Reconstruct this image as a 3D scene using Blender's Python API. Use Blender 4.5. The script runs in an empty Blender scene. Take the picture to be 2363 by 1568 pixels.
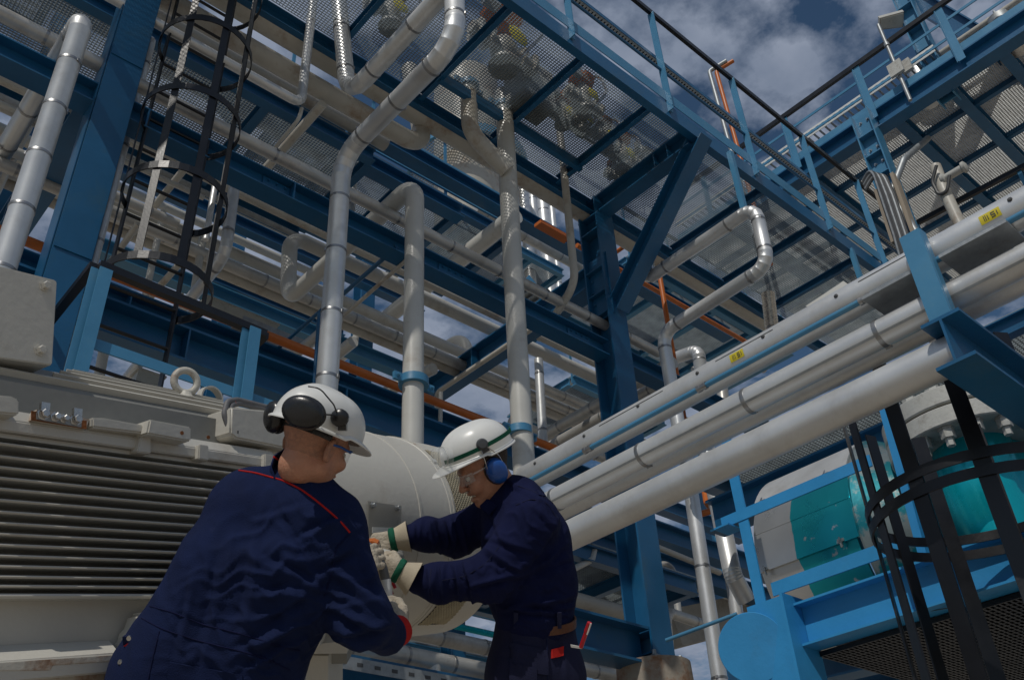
import bpy, bmesh, math, random
import numpy as np
from mathutils import Vector, Matrix, noise
random.seed(7)
SC = bpy.context.scene
COL = SC.collection
# ------------------------------------------------------------------ camera
# world axes: X along the pipe rack, Y across it (away), Z up.  F, CX, CY in pixels of a 2362 x 1568 picture.
F, CX, CY = 2181.6, 1181.0, 784.0
RC = np.array([[0.74840779, -0.04732678, -0.66154815],
               [0.34822769, -0.82086792, 0.45267354],
               [0.56446724, 0.56915379, 0.59786345]])      # rows right, down, forward; columns X, Z, Y
CAM = Vector((0, 0, 1.5))
cr = Vector((RC[0, 0], RC[0, 2], RC[0, 1])); cd = Vector((RC[1, 0], RC[1, 2], RC[1, 1])); cf = Vector((RC[2, 0], RC[2, 2], RC[2, 1]))
cam_d = bpy.data.cameras.new('camera'); cam = bpy.data.objects.new('camera', cam_d); COL.objects.link(cam)
m3 = Matrix((cr, -cd, -cf)).transposed()
cam.matrix_world = Matrix.Translation(CAM) @ m3.to_4x4()
cam_d.sensor_width = 36.0; cam_d.lens = F / 2362 * 36; cam_d.clip_start = 0.05; cam_d.clip_end = 5000
SC.camera = cam
# ------------------------------------------------------------------ light
SUN_AZ = Vector((-0.90, -0.44, 0)).normalized(); SUN_EL = math.radians(49)
sun_dir = Vector((SUN_AZ.x * math.cos(SUN_EL), SUN_AZ.y * math.cos(SUN_EL), math.sin(SUN_EL)))
sl = bpy.data.lights.new('sun', 'SUN'); sl.energy = 5.0; sl.angle = math.radians(0.5); sl.color = (1.0, 0.95, 0.87)
so = bpy.data.objects.new('sun', sl); COL.objects.link(so); so.rotation_euler = sun_dir.to_track_quat('Z', 'Y').to_euler()
W = bpy.data.worlds.new('World'); SC.world = W; W.use_nodes = True
nt = W.node_tree; nt.nodes.clear(); N = nt.nodes.new; L = nt.links.new
out = N('ShaderNodeOutputWorld'); bg = N('ShaderNodeBackground'); bg.inputs['Strength'].default_value = 0.07
sky = N('ShaderNodeTexSky'); sky.sky_type = 'NISHITA'; sky.sun_disc = False
sky.sun_elevation = SUN_EL; sky.sun_rotation = math.atan2(sun_dir.x, sun_dir.y); sky.air_density = 1.0; sky.dust_density = 0.6; sky.ozone_density = 1.3
geo = N('ShaderNodeTexCoord')
sep = N('ShaderNodeSeparateXYZ'); L(geo.outputs['Generated'], sep.inputs[0])
zc = N('ShaderNodeMath'); zc.operation = 'MAXIMUM'; L(sep.outputs[2], zc.inputs[0]); zc.inputs[1].default_value = 0.02
zp = N('ShaderNodeMath'); zp.operation = 'ADD'; L(zc.outputs[0], zp.inputs[0]); zp.inputs[1].default_value = 0.12
dx = N('ShaderNodeMath'); dx.operation = 'DIVIDE'; L(sep.outputs[0], dx.inputs[0]); L(zp.outputs[0], dx.inputs[1])
dy = N('ShaderNodeMath'); dy.operation = 'DIVIDE'; L(sep.outputs[1], dy.inputs[0]); L(zp.outputs[0], dy.inputs[1])
cmb = N('ShaderNodeCombineXYZ'); L(dx.outputs[0], cmb.inputs[0]); L(dy.outputs[0], cmb.inputs[1])
nz = N('ShaderNodeTexNoise'); nz.inputs['Scale'].default_value = 5.6; nz.inputs['Detail'].default_value = 10; nz.inputs['Roughness'].default_value = 0.57; nz.inputs['Distortion'].default_value = 0.0
L(cmb.outputs[0], nz.inputs['Vector'])
rmp = N('ShaderNodeValToRGB'); rmp.color_ramp.elements[0].position = 0.42; rmp.color_ramp.elements[1].position = 0.55; L(nz.outputs['Fac'], rmp.inputs[0])
nz2 = N('ShaderNodeTexNoise'); nz2.inputs['Scale'].default_value = 10; nz2.inputs['Detail'].default_value = 9; L(cmb.outputs[0], nz2.inputs['Vector'])
cl = N('ShaderNodeValToRGB'); cl.color_ramp.elements[0].position = 0.3; cl.color_ramp.elements[0].color = (5.8, 7.2, 10.0, 1)
cl.color_ramp.elements[1].position = 0.75; cl.color_ramp.elements[1].color = (10.4, 11.8, 14.8, 1); L(nz2.outputs['Fac'], cl.inputs[0])
mx = N('ShaderNodeMixRGB'); L(rmp.outputs[0], mx.inputs[0]); sm = N('ShaderNodeMixRGB'); sm.blend_type = 'MULTIPLY'; sm.inputs[0].default_value = 1; sm.inputs[2].default_value = (1.25, 1.6, 1.75, 1); L(sky.outputs[0], sm.inputs[1]); L(sm.outputs[0], mx.inputs[1]); L(cl.outputs[0], mx.inputs[2])
L(mx.outputs[0], bg.inputs['Color']); L(bg.outputs[0], out.inputs[0])
SC.view_settings.view_transform = 'Standard'; SC.view_settings.look = 'None'; SC.view_settings.exposure = -1.30; SC.view_settings.gamma = 1
SC.render.resolution_x = 1024; SC.render.resolution_y = 679
SC.cycles.max_bounces = 8; SC.cycles.transparent_max_bounces = 12

# ------------------------------------------------------------------ pixel -> place helpers
Y0 = 5.65                                      # plane of the rack's columns
def ray(x, y): return cf + cr * ((x - CX) / F) + cd * ((y - CY) / F)
def P(x, y, d): return CAM + ray(x, y) * d
def RY(x, y, off=0.0):
    r = ray(x, y); return CAM + r * ((Y0 + off) / r.y)
def RX(x, y, X):
    r = ray(x, y); return CAM + r * (X / r.x)
def RZ(x, y, z):
    r = ray(x, y); return CAM + r * ((z - CAM.z) / r.z)
def dep(p): return (p - CAM).dot(cf)
AX = {'X': Vector((1, 0, 0)), 'Y': Vector((0, 1, 0)), 'Z': Vector((0, 0, 1))}
def E(p, x, y, d):
    """point on the sight line (x, y) closest to the line through p along d"""
    d = AX[d] if isinstance(d, str) else d.normalized()
    r = ray(x, y).normalized(); w = p - CAM; b = d.dot(r); den = 1 - b * b
    s = (w.dot(r) - b * w.dot(d)) / den
    return CAM + r * s
def chain(p, *steps):
    o = [p]
    for x, y, d in steps: o.append(E(o[-1], x, y, d))
    return o
def rp(w, p): return w * dep(p) / (2 * F)

# ------------------------------------------------------------------ object helpers
def tag(o, label=None, cat=None, group=None, kind=None):
    if label: o['label'] = label
    if cat: o['category'] = cat
    if group: o['group'] = group
    if kind or cat: o['kind'] = kind or 'thing'
    return o
def thing(name, label, cat, loc=(0, 0, 0), group=None):
    o = bpy.data.objects.new(name, None); COL.objects.link(o); o.location = loc; o.empty_display_size = .1
    return tag(o, label, cat, group)
def mesh_of(name, bm_or_data, mat, smooth=None):
    me = bpy.data.meshes.new(name)
    if isinstance(bm_or_data, tuple): me.from_pydata(*[list(map(tuple, bm_or_data[0])), [], list(map(tuple, bm_or_data[1]))])
    else: bm_or_data.to_mesh(me); bm_or_data.free()
    if mat: me.materials.append(mat)
    if smooth is not None:
        for p in me.polygons: p.use_smooth = True
        if smooth > 0: me.set_sharp_from_angle(angle=math.radians(smooth))
    return me
def put(name, me, parent=None, mw=None):
    o = bpy.data.objects.new(name, me); COL.objects.link(o)
    if parent is not None:
        o.parent = parent
        o.matrix_parent_inverse = world_of(parent).inverted()
    if mw is not None: o.matrix_basis = mw
    return o
def world_of(o): return Matrix.Translation(o.location) if o.type == "EMPTY" else o.matrix_basis.copy()
def obj(name, bm, mat, parent=None, smooth=None): return put(name, mesh_of(name, bm, mat, smooth), parent)

# ------------------------------------------------------------------ shape helpers (all add to a bmesh)
def frame(t, up=None):
    t = t.normalized()
    if up is None: up = Vector((0, 0, 1))
    if abs(t.dot(up)) > .98: up = Vector((0, 1, 0)) if abs(t.y) < .9 else Vector((1, 0, 0))
    s = t.cross(up).normalized(); return t, s, s.cross(t).normalized()
def hexa(bm, c8):
    v = [bm.verts.new(c) for c in c8]
    for f in ((0, 3, 2, 1), (4, 5, 6, 7), (0, 1, 5, 4), (1, 2, 6, 5), (2, 3, 7, 6), (3, 0, 4, 7)): bm.faces.new([v[i] for i in f])
    return v
def bar(bm, a, b, w, h, up=None):
    """box beam a->b, w sideways, h along up"""
    t, s, u = frame(b - a, up); s = s * (w / 2); u = u * (h / 2)
    hexa(bm, [a - s - u, a + s - u, a + s + u, a - s + u, b - s - u, b + s - u, b + s + u, b - s + u])
def box(bm, c, sx, sy, sz, M=None):
    c = Vector(c); ax = [Vector((1, 0, 0)), Vector((0, 1, 0)), Vector((0, 0, 1))] if M is None else M
    x, y, z = ax[0] * sx / 2, ax[1] * sy / 2, ax[2] * sz / 2
    hexa(bm, [c - x - y - z, c + x - y - z, c + x + y - z, c - x + y - z, c - x - y + z, c + x - y + z, c + x + y + z, c - x + y + z])
def prism(bm, poly, d):
    a = [bm.verts.new(p) for p in poly]; b = [bm.verts.new(p + d) for p in poly]; n = len(a)
    fs = [bm.faces.new(a[::-1]), bm.faces.new(b)]
    for i in range(n): fs.append(bm.faces.new([a[i], a[(i + 1) % n], b[(i + 1) % n], b[i]]))
    bmesh.ops.recalc_face_normals(bm, faces=fs)
def rounded(pts, br, n):
    """polyline with its corners turned into arcs; returns [(point, is_seam)]"""
    o = [(pts[0], False)]
    for i in range(1, len(pts) - 1):
        p0, p, p1 = pts[i - 1], pts[i], pts[i + 1]
        a = (p0 - p); b = (p1 - p); la, lb = a.length, b.length; a /= la; b /= lb
        ang = a.angle(b)
        if ang > 3.1: o.append((p, False)); continue
        tl = min(br / math.tan(ang / 2), la * .48, lb * .48); r = tl * math.tan(ang / 2)
        c = p + (a + b).normalized() * (r / math.sin(ang / 2))
        s = p + a * tl - c; e = p + b * tl - c
        tot = s.angle(e); axis = s.cross(e).normalized()
        for k in range(n + 1):
            o.append((c + Matrix.Rotation(tot * k / n, 3, axis) @ s, True))
    o.append((pts[-1], False)); return o
def sweep(bm, pts, radii, segs=18, cap=True):
    """tube through pts with a radius per point"""
    n = len(pts); tg = []
    for i in range(n):
        a = pts[max(i - 1, 0)]; b = pts[min(i + 1, n - 1)]; d = b - a
        if d.length < 1e-6: d = pts[min(i + 1, n - 1)] - pts[max(i - 2, 0)]
        if 0 < i < n - 1:
            u = (pts[i] - a); v = (b - pts[i])
            if u.length > 1e-6 and v.length > 1e-6: d = u.normalized() + v.normalized()
        tg.append(d.normalized())
    t, s, u = frame(tg[0]); rings = []
    for i in range(n):
        if i:
            s = (s - tg[i] * s.dot(tg[i])).normalized()
        u = s.cross(tg[i])
        k = 1.0
        rings.append([bm.verts.new(pts[i] + (s * math.cos(q) + u * math.sin(q)) * radii[i]) for q in [2 * math.pi * j / segs for j in range(segs)]])
    for i in range(n - 1):
        A, B = rings[i], rings[i + 1]
        for j in range(segs): bm.faces.new([A[j], B[j], B[(j + 1) % segs], A[(j + 1) % segs]])
    if cap: bm.faces.new(rings[0]); bm.faces.new(rings[-1][::-1])
def tube(bm, pts, r, segs=12, br=0, n=6):
    q = [p for p, _ in rounded(pts, br, n)] if br and len(pts) > 2 else pts
    sweep(bm, q, [r] * len(q), segs)
def lathe(bm, c, axis, prof, segs=24, a0=0, a1=2 * math.pi, cap=True):
    """prof: [(r, t)] along axis"""
    t, s, u = frame(axis); full = abs(a1 - a0 - 2 * math.pi) < 1e-6; m = segs if full else segs + 1; rings = []
    for r, h in prof:
        rings.append([bm.verts.new(c + t * h + (s * math.cos(a) + u * math.sin(a)) * r) for a in [a0 + (a1 - a0) * j / segs for j in range(m)]])
    for A, B in zip(rings, rings[1:]):
        for j in range(segs): bm.faces.new([A[j], A[(j + 1) % m], B[(j + 1) % m], B[j]])
    if full and cap:
        if prof[0][0] > 1e-4: bm.faces.new(rings[0][::-1])
        if prof[-1][0] > 1e-4: bm.faces.new(rings[-1])
    return rings
def nB(): return bmesh.new()

# ------------------------------------------------------------------ materials
MATS = {}
def mat(name, col, rough=.5, metal=0.0, var=.12, vscale=3.0, bump=.0, bscale=40.0, dirt=None, dscale=2.0, dlo=.55, dhi=.72, stretch=None, damt=1.0, rvar=.12, alpha=None, coat=0, trans=0, sss=0):
    m = bpy.data.materials.new(name); m.use_nodes = True; nt = m.node_tree; b = nt.nodes['Principled BSDF']; N = nt.nodes.new; L = nt.links.new
    b.inputs['Roughness'].default_value = rough; b.inputs['Metallic'].default_value = metal
    tc = N('ShaderNodeTexCoord'); mp = N('ShaderNodeMapping'); L(tc.outputs['Object'], mp.inputs[0])
    if stretch: mp.inputs['Scale'].default_value = stretch
    nz = N('ShaderNodeTexNoise'); nz.inputs['Scale'].default_value = vscale; nz.inputs['Detail'].default_value = 7; nz.inputs['Roughness'].default_value = .62; L(mp.outputs[0], nz.inputs['Vector'])
    r = N('ShaderNodeValToRGB'); e = r.color_ramp.elements; e[0].position = .3; e[1].position = .7
    e[0].color = (*[c * (1 - var) for c in col], 1); e[1].color = (*[min(1, c * (1 + var)) for c in col], 1); L(nz.outputs['Fac'], r.inputs[0]); src = r.outputs[0]
    if dirt:
        n2 = N('ShaderNodeTexNoise'); n2.inputs['Scale'].default_value = dscale; n2.inputs['Detail'].default_value = 9; n2.inputs['Roughness'].default_value = .7; L(mp.outputs[0], n2.inputs['Vector'])
        r2 = N('ShaderNodeValToRGB'); r2.color_ramp.elements[0].position = dlo; r2.color_ramp.elements[1].position = dhi; r2.color_ramp.elements[1].color = (damt, damt, damt, 1); L(n2.outputs['Fac'], r2.inputs[0])
        mx = N('ShaderNodeMixRGB'); mx.inputs[2].default_value = (*dirt, 1); L(r2.outputs[0], mx.inputs[0]); L(src, mx.inputs[1]); src = mx.outputs[0]
    L(src, b.inputs['Base Color'])
    mr = N('ShaderNodeMapRange'); mr.inputs['To Min'].default_value = max(.03, rough - rvar); mr.inputs['To Max'].default_value = min(1, rough + rvar); L(nz.outputs['Fac'], mr.inputs[0]); L(mr.outputs[0], b.inputs['Roughness'])
    if bump:
        n3 = N('ShaderNodeTexNoise'); n3.inputs['Scale'].default_value = bscale; n3.inputs['Detail'].default_value = 4; L(mp.outputs[0], n3.inputs['Vector'])
        bp = N('ShaderNodeBump'); bp.inputs['Strength'].default_value = bump; bp.inputs['Distance'].default_value = .01; L(n3.outputs['Fac'], bp.inputs['Height']); L(bp.outputs[0], b.inputs['Normal'])
    if coat: b.inputs['Coat Weight'].default_value = coat; b.inputs['Coat Roughness'].default_value = .15
    if trans: b.inputs['Transmission Weight'].default_value = trans
    if alpha is not None: b.inputs['Alpha'].default_value = alpha
    if 'cloth' in name: b.inputs['Specular IOR Level'].default_value = .15
    if sss: b.inputs['Subsurface Weight'].default_value = sss; b.inputs['Subsurface Radius'].default_value = (.01, .004, .002); b.inputs['Subsurface Scale'].default_value = .6
    MATS[name] = m; return m
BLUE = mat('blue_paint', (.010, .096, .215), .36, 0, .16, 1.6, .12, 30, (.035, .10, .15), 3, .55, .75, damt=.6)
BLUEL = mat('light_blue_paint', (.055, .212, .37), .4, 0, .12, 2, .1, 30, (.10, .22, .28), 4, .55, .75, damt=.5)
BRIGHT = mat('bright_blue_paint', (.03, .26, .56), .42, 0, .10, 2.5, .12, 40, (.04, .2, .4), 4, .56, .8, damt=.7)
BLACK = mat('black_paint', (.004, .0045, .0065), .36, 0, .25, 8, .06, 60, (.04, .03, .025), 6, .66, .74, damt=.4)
ALU = mat('aluminium_cladding', (.66, .67, .67), .40, .52, .10, 2.2, .10, 9, (.36, .33, .29), 2.5, .5, .8, damt=.6, rvar=.1)
ALUD = mat('weathered_cladding', (.52, .51, .48), .46, .45, .14, 2.2, .12, 9, (.27, .22, .17), 3.5, .5, .76, damt=.7)
WHITE = mat('pale_grey_pipe_paint', (.52, .515, .48), .33, 0, .10, 1.5, .08, 14, (.30, .24, .17), 2.6, .56, .78, damt=.75)
WHITED = mat('stained_pipe_paint', (.46, .44, .39), .42, 0, .14, 2, .1, 14, (.24, .14, .07), 3.2, .52, .72, damt=.8)
BAND = mat('steel_strap', (.33, .33, .33), .38, .9, .2, 9, .1, 60)
GALV = mat('galvanised_steel', (.32, .34, .35), .5, .6, .2, 12, .1, 80, (.20, .17, .14), 5, .55, .75, damt=.6)
GRAT = mat('grating_steel', (.25, .29, .31), .5, .35, .25, 6, 0, 50, (.17, .14, .11), 2.2, .56, .76, damt=.5)
ORANGE = mat('orange_paint', (.50, .13, .02), .42, 0, .15, 4, .08, 40, (.25, .08, .03), 5, .55, .8, damt=.6)
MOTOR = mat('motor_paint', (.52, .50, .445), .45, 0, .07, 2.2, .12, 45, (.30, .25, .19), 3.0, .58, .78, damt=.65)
MOTORD = mat('gap_shade_and_box_grey', (.22, .22, .205), .55, 0, .15, 4, .1, 45)  # darker motor paint: shade between ribs put into colour; also dark box
RUST = mat('rust', (.22, .075, .02), .85, 0, .4, 14, .4, 90)
RUSTW = mat('rust_streaked_white', (.55, .52, .45), .5, 0, .1, 4, .15, 60, (.25, .11, .04), 9, .46, .62, damt=.85)
STEEL = mat('bare_steel', (.55, .54, .52), .28, .95, .2, 20, .05, 80)
CONC = mat('concrete', (.32, .30, .26), .9, 0, .2, 3, .4, 30, (.16, .13, .1), 2, .5, .75, damt=.8)
GROUND = mat('concrete_ground', (.40, .345, .27), .95, 0, .2, .6, .3, 20, (.2, .18, .15), .3, .5, .75)
TEAL = mat('teal_enamel', (.0, .40, .47), .26, .35, .12, 3, .06, 12, (.02, .2, .25), 7, .66, .74, damt=.6)
GALVB = mat('bright_galvanised', (.62, .63, .62), .5, .2, .15, 14, .1, 80)
TEALALU = mat('half_painted_cladding', (.62, .63, .63), .32, .75, .08, 3, .15, 10, (.0, .38, .47), 1.7, .49, .52, stretch=(1, 1, .7), damt=1)
GREYFR = mat('stained_flange_paint', (.45, .45, .42), .6, 0, .15, 5, .2, 50, (.2, .18, .15), 5, .52, .7)
YELLOW = mat('yellow_label', (.60, .50, .02), .5, 0, .05)
NAVY = mat('navy_cloth', (.0075, .0145, .054), .92, 0, .16, 9, .35, 320, (.05, .055, .12), 7, .64, .76, damt=.45)
NAVY2 = mat('dark_navy_cloth', (.006, .009, .042), .92, 0, .16, 9, .35, 320, (.04, .04, .08), 7, .66, .78, damt=.4)
NAVY3 = mat('trouser_cloth', (.016, .018, .045), .92, 0, .16, 9, .35, 320)
SKIN = mat('skin', (.47, .225, .14), .5, 0, .14, 28, .25, 160, (.36, .12, .07), 12, .5, .7, damt=.5, sss=.12)
LIP = mat('lips', (.30, .10, .07), .45, 0, .1, 30)
TEETH = mat('teeth', (.62, .58, .48), .3, 0, .05)
EYE = mat('eyeball', (.6, .57, .52), .2); IRIS = mat('iris', (.03, .02, .015), .2)
HAIR = mat('cropped_hair', (.06, .042, .03), .8, 0, .4, 60, .6, 260)
HAIRG = mat('short_grey_hair', (.40, .195, .125), .65, 0, .2, 70, .4, 300, (.24, .135, .095), 90, .48, .62, damt=.6)
GREYD = mat('dark_grey_plastic', (.05, .052, .055), .4)
HELM = mat('white_helmet_shell', (.70, .70, .67), .32, 0, .04, 5, .03, 60, (.34, .26, .17), 6, .60, .76, damt=.5)
PLBLACK = mat('black_plastic', (.016, .016, .017), .28, 0, .2, 12, .05, 90)
PLBLUE = mat('blue_plastic', (.012, .075, .30), .28, 0, .1, 8, .04, 90)
GREEN = mat('green_cloth', (.010, .095, .055), .8, 0, .2, 40, .3, 300)
GLOVE = mat('leather_glove', (.40, .35, .27), .85, 0, .2, 14, .5, 120, (.2, .16, .12), 16, .5, .7, damt=.7)
CUFF = mat('glove_cuff_canvas', (.47, .40, .29), .9, 0, .1, 20, .4, 300)
RED = mat('red_cloth', (.42, .018, .015), .8, 0, .15, 20, .3, 300)
REDP = mat('red_plastic', (.45, .012, .02), .3, 0, .05)
BROWN = mat('brown_leather', (.10, .035, .014), .6, 0, .3, 20, .3, 100)
HOSE = mat('grey_rubber_hose', (.10, .105, .11), .5, 0, .1, 20, .15, 120)
HOSEW = mat('white_tape', (.55, .56, .56), .5, 0, .06, 20)
CLEAR = mat('clear_plastic', (.85, .88, .88), .08, 0, .02, 5, trans=.0, alpha=.22)
CLEARP = mat('cloudy_plastic_plate', (.42, .41, .37), .3, 0, .06, 6, trans=0, alpha=.5)
CABLE = mat('cable_sheath', (.05, .052, .055), .5)
LENSM = mat('lamp_diffuser', (.40, .42, .40), .3, 0, .1, 6)
PLANK = mat('weathered_wood', (.33, .28, .22), .85, 0, .2, 5, .3, 60, stretch=(1, 1, .15))
WIN = mat('dark_glazing', (.08, .11, .13), .1)
# ------------------------------------------------------------------ ground
gm = bmesh.new(); v = [gm.verts.new(c) for c in ((-1500, -1500, 0), (1500, -1500, 0), (1500, 1500, 0), (-1500, 1500, 0))]; gm.faces.new(v)
tag(obj('ground', gm, GROUND), kind='structure', label='pale concrete yard under the whole plant')

# ------------------------------------------------------------------ builders of plant parts
BANDS = {}
def band_mesh(r, m):
    k = (round(r, 3), m.name)
    if k not in BANDS:
        bm = nB(); w = max(.022, r * .2); e = r * .02 + .002
        lathe(bm, Vector((0, 0, 0)), Vector((0, 0, 1)), [(r * .97, -w / 2), (r + e, -w / 2), (r + e * 1.2, 0), (r + e, w / 2), (r * .97, w / 2)], 24)
        box(bm, (r + e * 1.6, 0, 0), e * 3, w * 1.1, w * 1.25)
        BANDS[k] = mesh_of('band', bm, m, 40)
    return BANDS[k]
def pipe(label, pts, r, m, br=None, bands=None, name=None, cat='pipe', seams=None, segs=20, n=None, first=.25, ext=None, group=None, flange=(), bmat=None):
    """a pipe thing: its body, and its straps as parts"""
    clad = bands is not None
    seams = clad if seams is None else seams
    name = name or ('clad_pipe' if clad else 'painted_pipe')
    br = br if br is not None else r * (2.4 if clad else 3.2)
    n = n or (4 if clad else 8)
    rp_ = rounded(pts, br, n) if len(pts) > 2 else [(p, False) for p in pts]
    P_, R_ = [], []
    for i, (p, s) in enumerate(rp_):
        if s and seams:
            a = rp_[i - 1][0]; b = rp_[min(i + 1, len(rp_) - 1)][0]; t = (b - a).normalized(); e = r * .05
            for k, q in ((-1.0, 1.0), (-.3, 1.028), (.3, 1.028), (1.0, 1.0)): P_.append(p + t * e * k); R_.append(r * q)
        else: P_.append(p); R_.append(r)
    bm = nB(); sweep(bm, P_, R_, segs)
    if not clad and not flange:
        return tag(obj(name, bm, m, None, 40), label, cat, group)
    t = thing(name, label, cat, pts[0], group)
    obj('pipe_body', bm, m, t, 40)
    if clad and bands:
        for i in range(len(pts) - 1):
            a, b = pts[i], pts[i + 1]; d = b - a; ln = d.length
            lo = br * 1.25 if i else bands * first; hi = ln - (br * 1.25 if i < len(pts) - 2 else .02)
            if hi - lo < bands * .3: continue
            k = max(1, round((hi - lo) / bands)); xs = [lo + (hi - lo) * j / k for j in range(k + 1)] if i else [lo + bands * j for j in range(int((hi - lo) / bands) + 1)]
            for x in xs:
                p = a + d * (x / ln); jit = random.uniform(-.02, .02)
                tt, s, u = frame(d)
                ang = math.radians(random.choice([200, 240, 20, 100])); c, sn = math.cos(ang), math.sin(ang)
                s2, u2 = s * c + u * sn, u * c - s * sn
                M = Matrix((s2, u2, s2.cross(u2))).transposed().to_4x4(); M.translation = p + tt * jit
                put('band', band_mesh(r, bmat or BAND), t, M)
    for p, ax, rr in flange:
        fb = nB(); lathe(fb, p, ax, [(rr, -.03), (rr, -.004), (rr * .8, -.004), (rr * .8, .004), (rr, .004), (rr, .03)], 24)
        for k in range(8):
            tt, s, u = frame(ax); a = k * math.pi / 4
            lathe(fb, p + (s * math.cos(a) + u * math.sin(a)) * rr * .84, ax, [(rr * .1, -.05), (rr * .1, .05)], 6)
        obj('flange', fb, GALV, t, 30)
    return t
def ibeam(bm, a, b, h, w, up=None, tf=None, tw=None):
    t, s, u = frame(b - a, up); tf = tf or h * .07; tw = tw or h * .05
    bar(bm, a + u * (h - tf) / 2, b + u * (h - tf) / 2, w, tf, up); bar(bm, a - u * (h - tf) / 2, b - u * (h - tf) / 2, w, tf, up); bar(bm, a, b, tw, h - 2 * tf, up)
def channel(bm, a, b, h, w, side, up=None):
    """U section whose back plate stands on the side +side*s"""
    t, s, u = frame(b - a, up); tf = h * .07; sg = side
    bar(bm, a + s * sg * (w / 2 - tf / 2), b + s * sg * (w / 2 - tf / 2), tf, h, up)
    for k in (-1, 1): bar(bm, a + u * k * (h - tf) / 2 - s * sg * tf / 2, b + u * k * (h - tf) / 2 - s * sg * tf / 2, w - tf, tf, up)
def beam(label, a, b, h, w, m=BLUE, up=None, name='steel_beam', stiff=0, kind='I', side=1, group=None, cat='beam'):
    bm = nB()
    if kind == 'I': ibeam(bm, a, b, h, w, up)
    elif kind == 'U': channel(bm, a, b, h, w, side, up)
    else: bar(bm, a, b, w, h, up)
    bv = [e for e in bm.edges]
    if stiff:
        t, s, u = frame(b - a, up)
        for k in range(1, stiff + 1):
            p = a + (b - a) * (k / (stiff + 1))
            for sg in (-1, 1): box(bm, p + s * sg * (w / 4 + h * .012), .014, w / 2 - h * .03, h * .858, [t, s, u])
    return tag(obj(name, bm, m), label, cat, group)
Zv = Vector((0, 0, 1)); Xv = Vector((1, 0, 0)); Yv = Vector((0, 1, 0))
def at_z(p, z): return Vector((p.x, p.y, z))
def bolt(bm, p, ax, r, h):
    lathe(bm, p, ax, [(r * 1.5, 0), (r * 1.5, h * .2), (r, h * .2), (r, h * .85), (r * .85, h)], 6)
def grating(bm, p00, p10, p11, p01, pitch, dp, th, pitch2=None, up=Zv):
    """bars both ways between four corners (bilinear)"""
    w = ((p10 - p00).length + (p11 - p01).length) / 2; h = ((p01 - p00).length + (p11 - p10).length) / 2
    for (n, f, k) in ((max(1, round(w / pitch)), lambda q: (p00.lerp(p10, q), p01.lerp(p11, q)), 0), (max(1, round(h / (pitch2 or pitch))), lambda q: (p00.lerp(p01, q), p10.lerp(p11, q)), 1)):
        for i in range(n + 1):
            a, b = f(i / n)
            z = up * (-.0015 if k else 0)
            bar(bm, a + z, b + z, th, dp if k == 0 else dp * .9, up)

# ------------------------------------------------------------------ steel frame of the pipe rack
pc = RY(1437, 1000, 0); XC = pc.x
zb = RY(1520, 1532, 0).z; zt = RY(1380, 468, 0).z - .13
t = thing('steel_column', 'tall dark blue H column carrying the grating walkway, standing on a rusty concrete pier', 'column', (XC, Y0, zb))
bm = nB(); ibeam(bm, Vector((XC, Y0, zb)), Vector((XC, Y0, zt)), .30, .30, Yv); obj('shaft', bm, BLUE, t)
for z in (RY(1400, 640, 0).z, RY(1400, 690, 0).z, RY(1400, 735, 0).z, RY(1400, 560, 0).z, RY(1480, 1465, 0).z, RY(1480, 1510, 0).z):
    bm = nB()
    for sg in (-1, 1): box(bm, (XC + sg * .08, Y0, z), .135, .254, .016)
    obj('stiffener', bm, BLUE, t)
bm = nB(); box(bm, (XC, Y0, zb - .012), .44, .44, .024)
for sx in (-1, 1):
    for sy in (-1, 1): bolt(bm, Vector((XC + sx * .18, Y0 + sy * .18, zb)), Zv, .02, .05)
obj('base_plate', bm, GALV, t)
bm = nB(); box(bm, (XC - .08, Y0 - .02, (RY(1380, 600, 0).z + RY(1400, 740, 0).z) / 2), .012, .30, .9); 
for k in range(5):
    for sy in (-1, 1): bolt(bm, Vector((XC - .087, Y0 + sy * .09, RY(1400, 745, 0).z + .1 + .17 * k)), -Xv, .014, .022)
obj('splice_plate', bm, BLUE, t)
bm = nB(); bmesh.ops.create_cone(bm, cap_ends=True, segments=28, radius1=.46, radius2=.34, depth=zb - .024); bmesh.ops.translate(bm, verts=bm.verts, vec=(XC, Y0, (zb - .024) / 2))
tag(obj('concrete_pier', bm, mat('rusty_concrete', (.33, .29, .24), .9, 0, .2, 3, .4, 30, (.20, .085, .03), 3, .45, .6), None, 40), 'rust-stained concrete pier under the tall blue H column', 'pier')

beamz = RY(590, 394, -.1).z
beam('long dark blue rack beam carrying a clad pipe, left column to tall H column', Vector((-2.5, Y0, beamz)), Vector((XC - .155, Y0, beamz)), .205, .19, stiff=6)
beam('short dark blue rack beam continuing to the right of the tall H column', Vector((XC + .155, Y0, beamz)), Vector((XC + 3.0, Y0, beamz)), .205, .19, stiff=2)
rb = [o for o in SC.objects if o.name.startswith('steel_beam')][0]
for x in (XC - .55, XC - 2.3, XC - 4.2):
    bm = nB(); box(bm, (x, Y0 - .0125, beamz), .34, .012, .15)
    for i in range(4):
        for k in (-1, 1): bolt(bm, Vector((x - .12 + .08 * i, Y0 - .0185, beamz + k * .045)), -Yv, .011, .016)
    obj('splice_plate', bm, BLUE, rb)
# brace under the walkway
a = RY(1412, 705, -.16); b = E(a, 1612, 322, Vector((0, -1, 1)))
a2 = Vector((XC, a.y, a.z)); b2 = Vector((XC, RZ(1630, 320, 9.45).y, 9.42))
beam('slanted blue knee brace from the tall H column up to the walkway edge', a2, b2, .2, .2, up=Yv, name='knee_brace', cat='brace')
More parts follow.
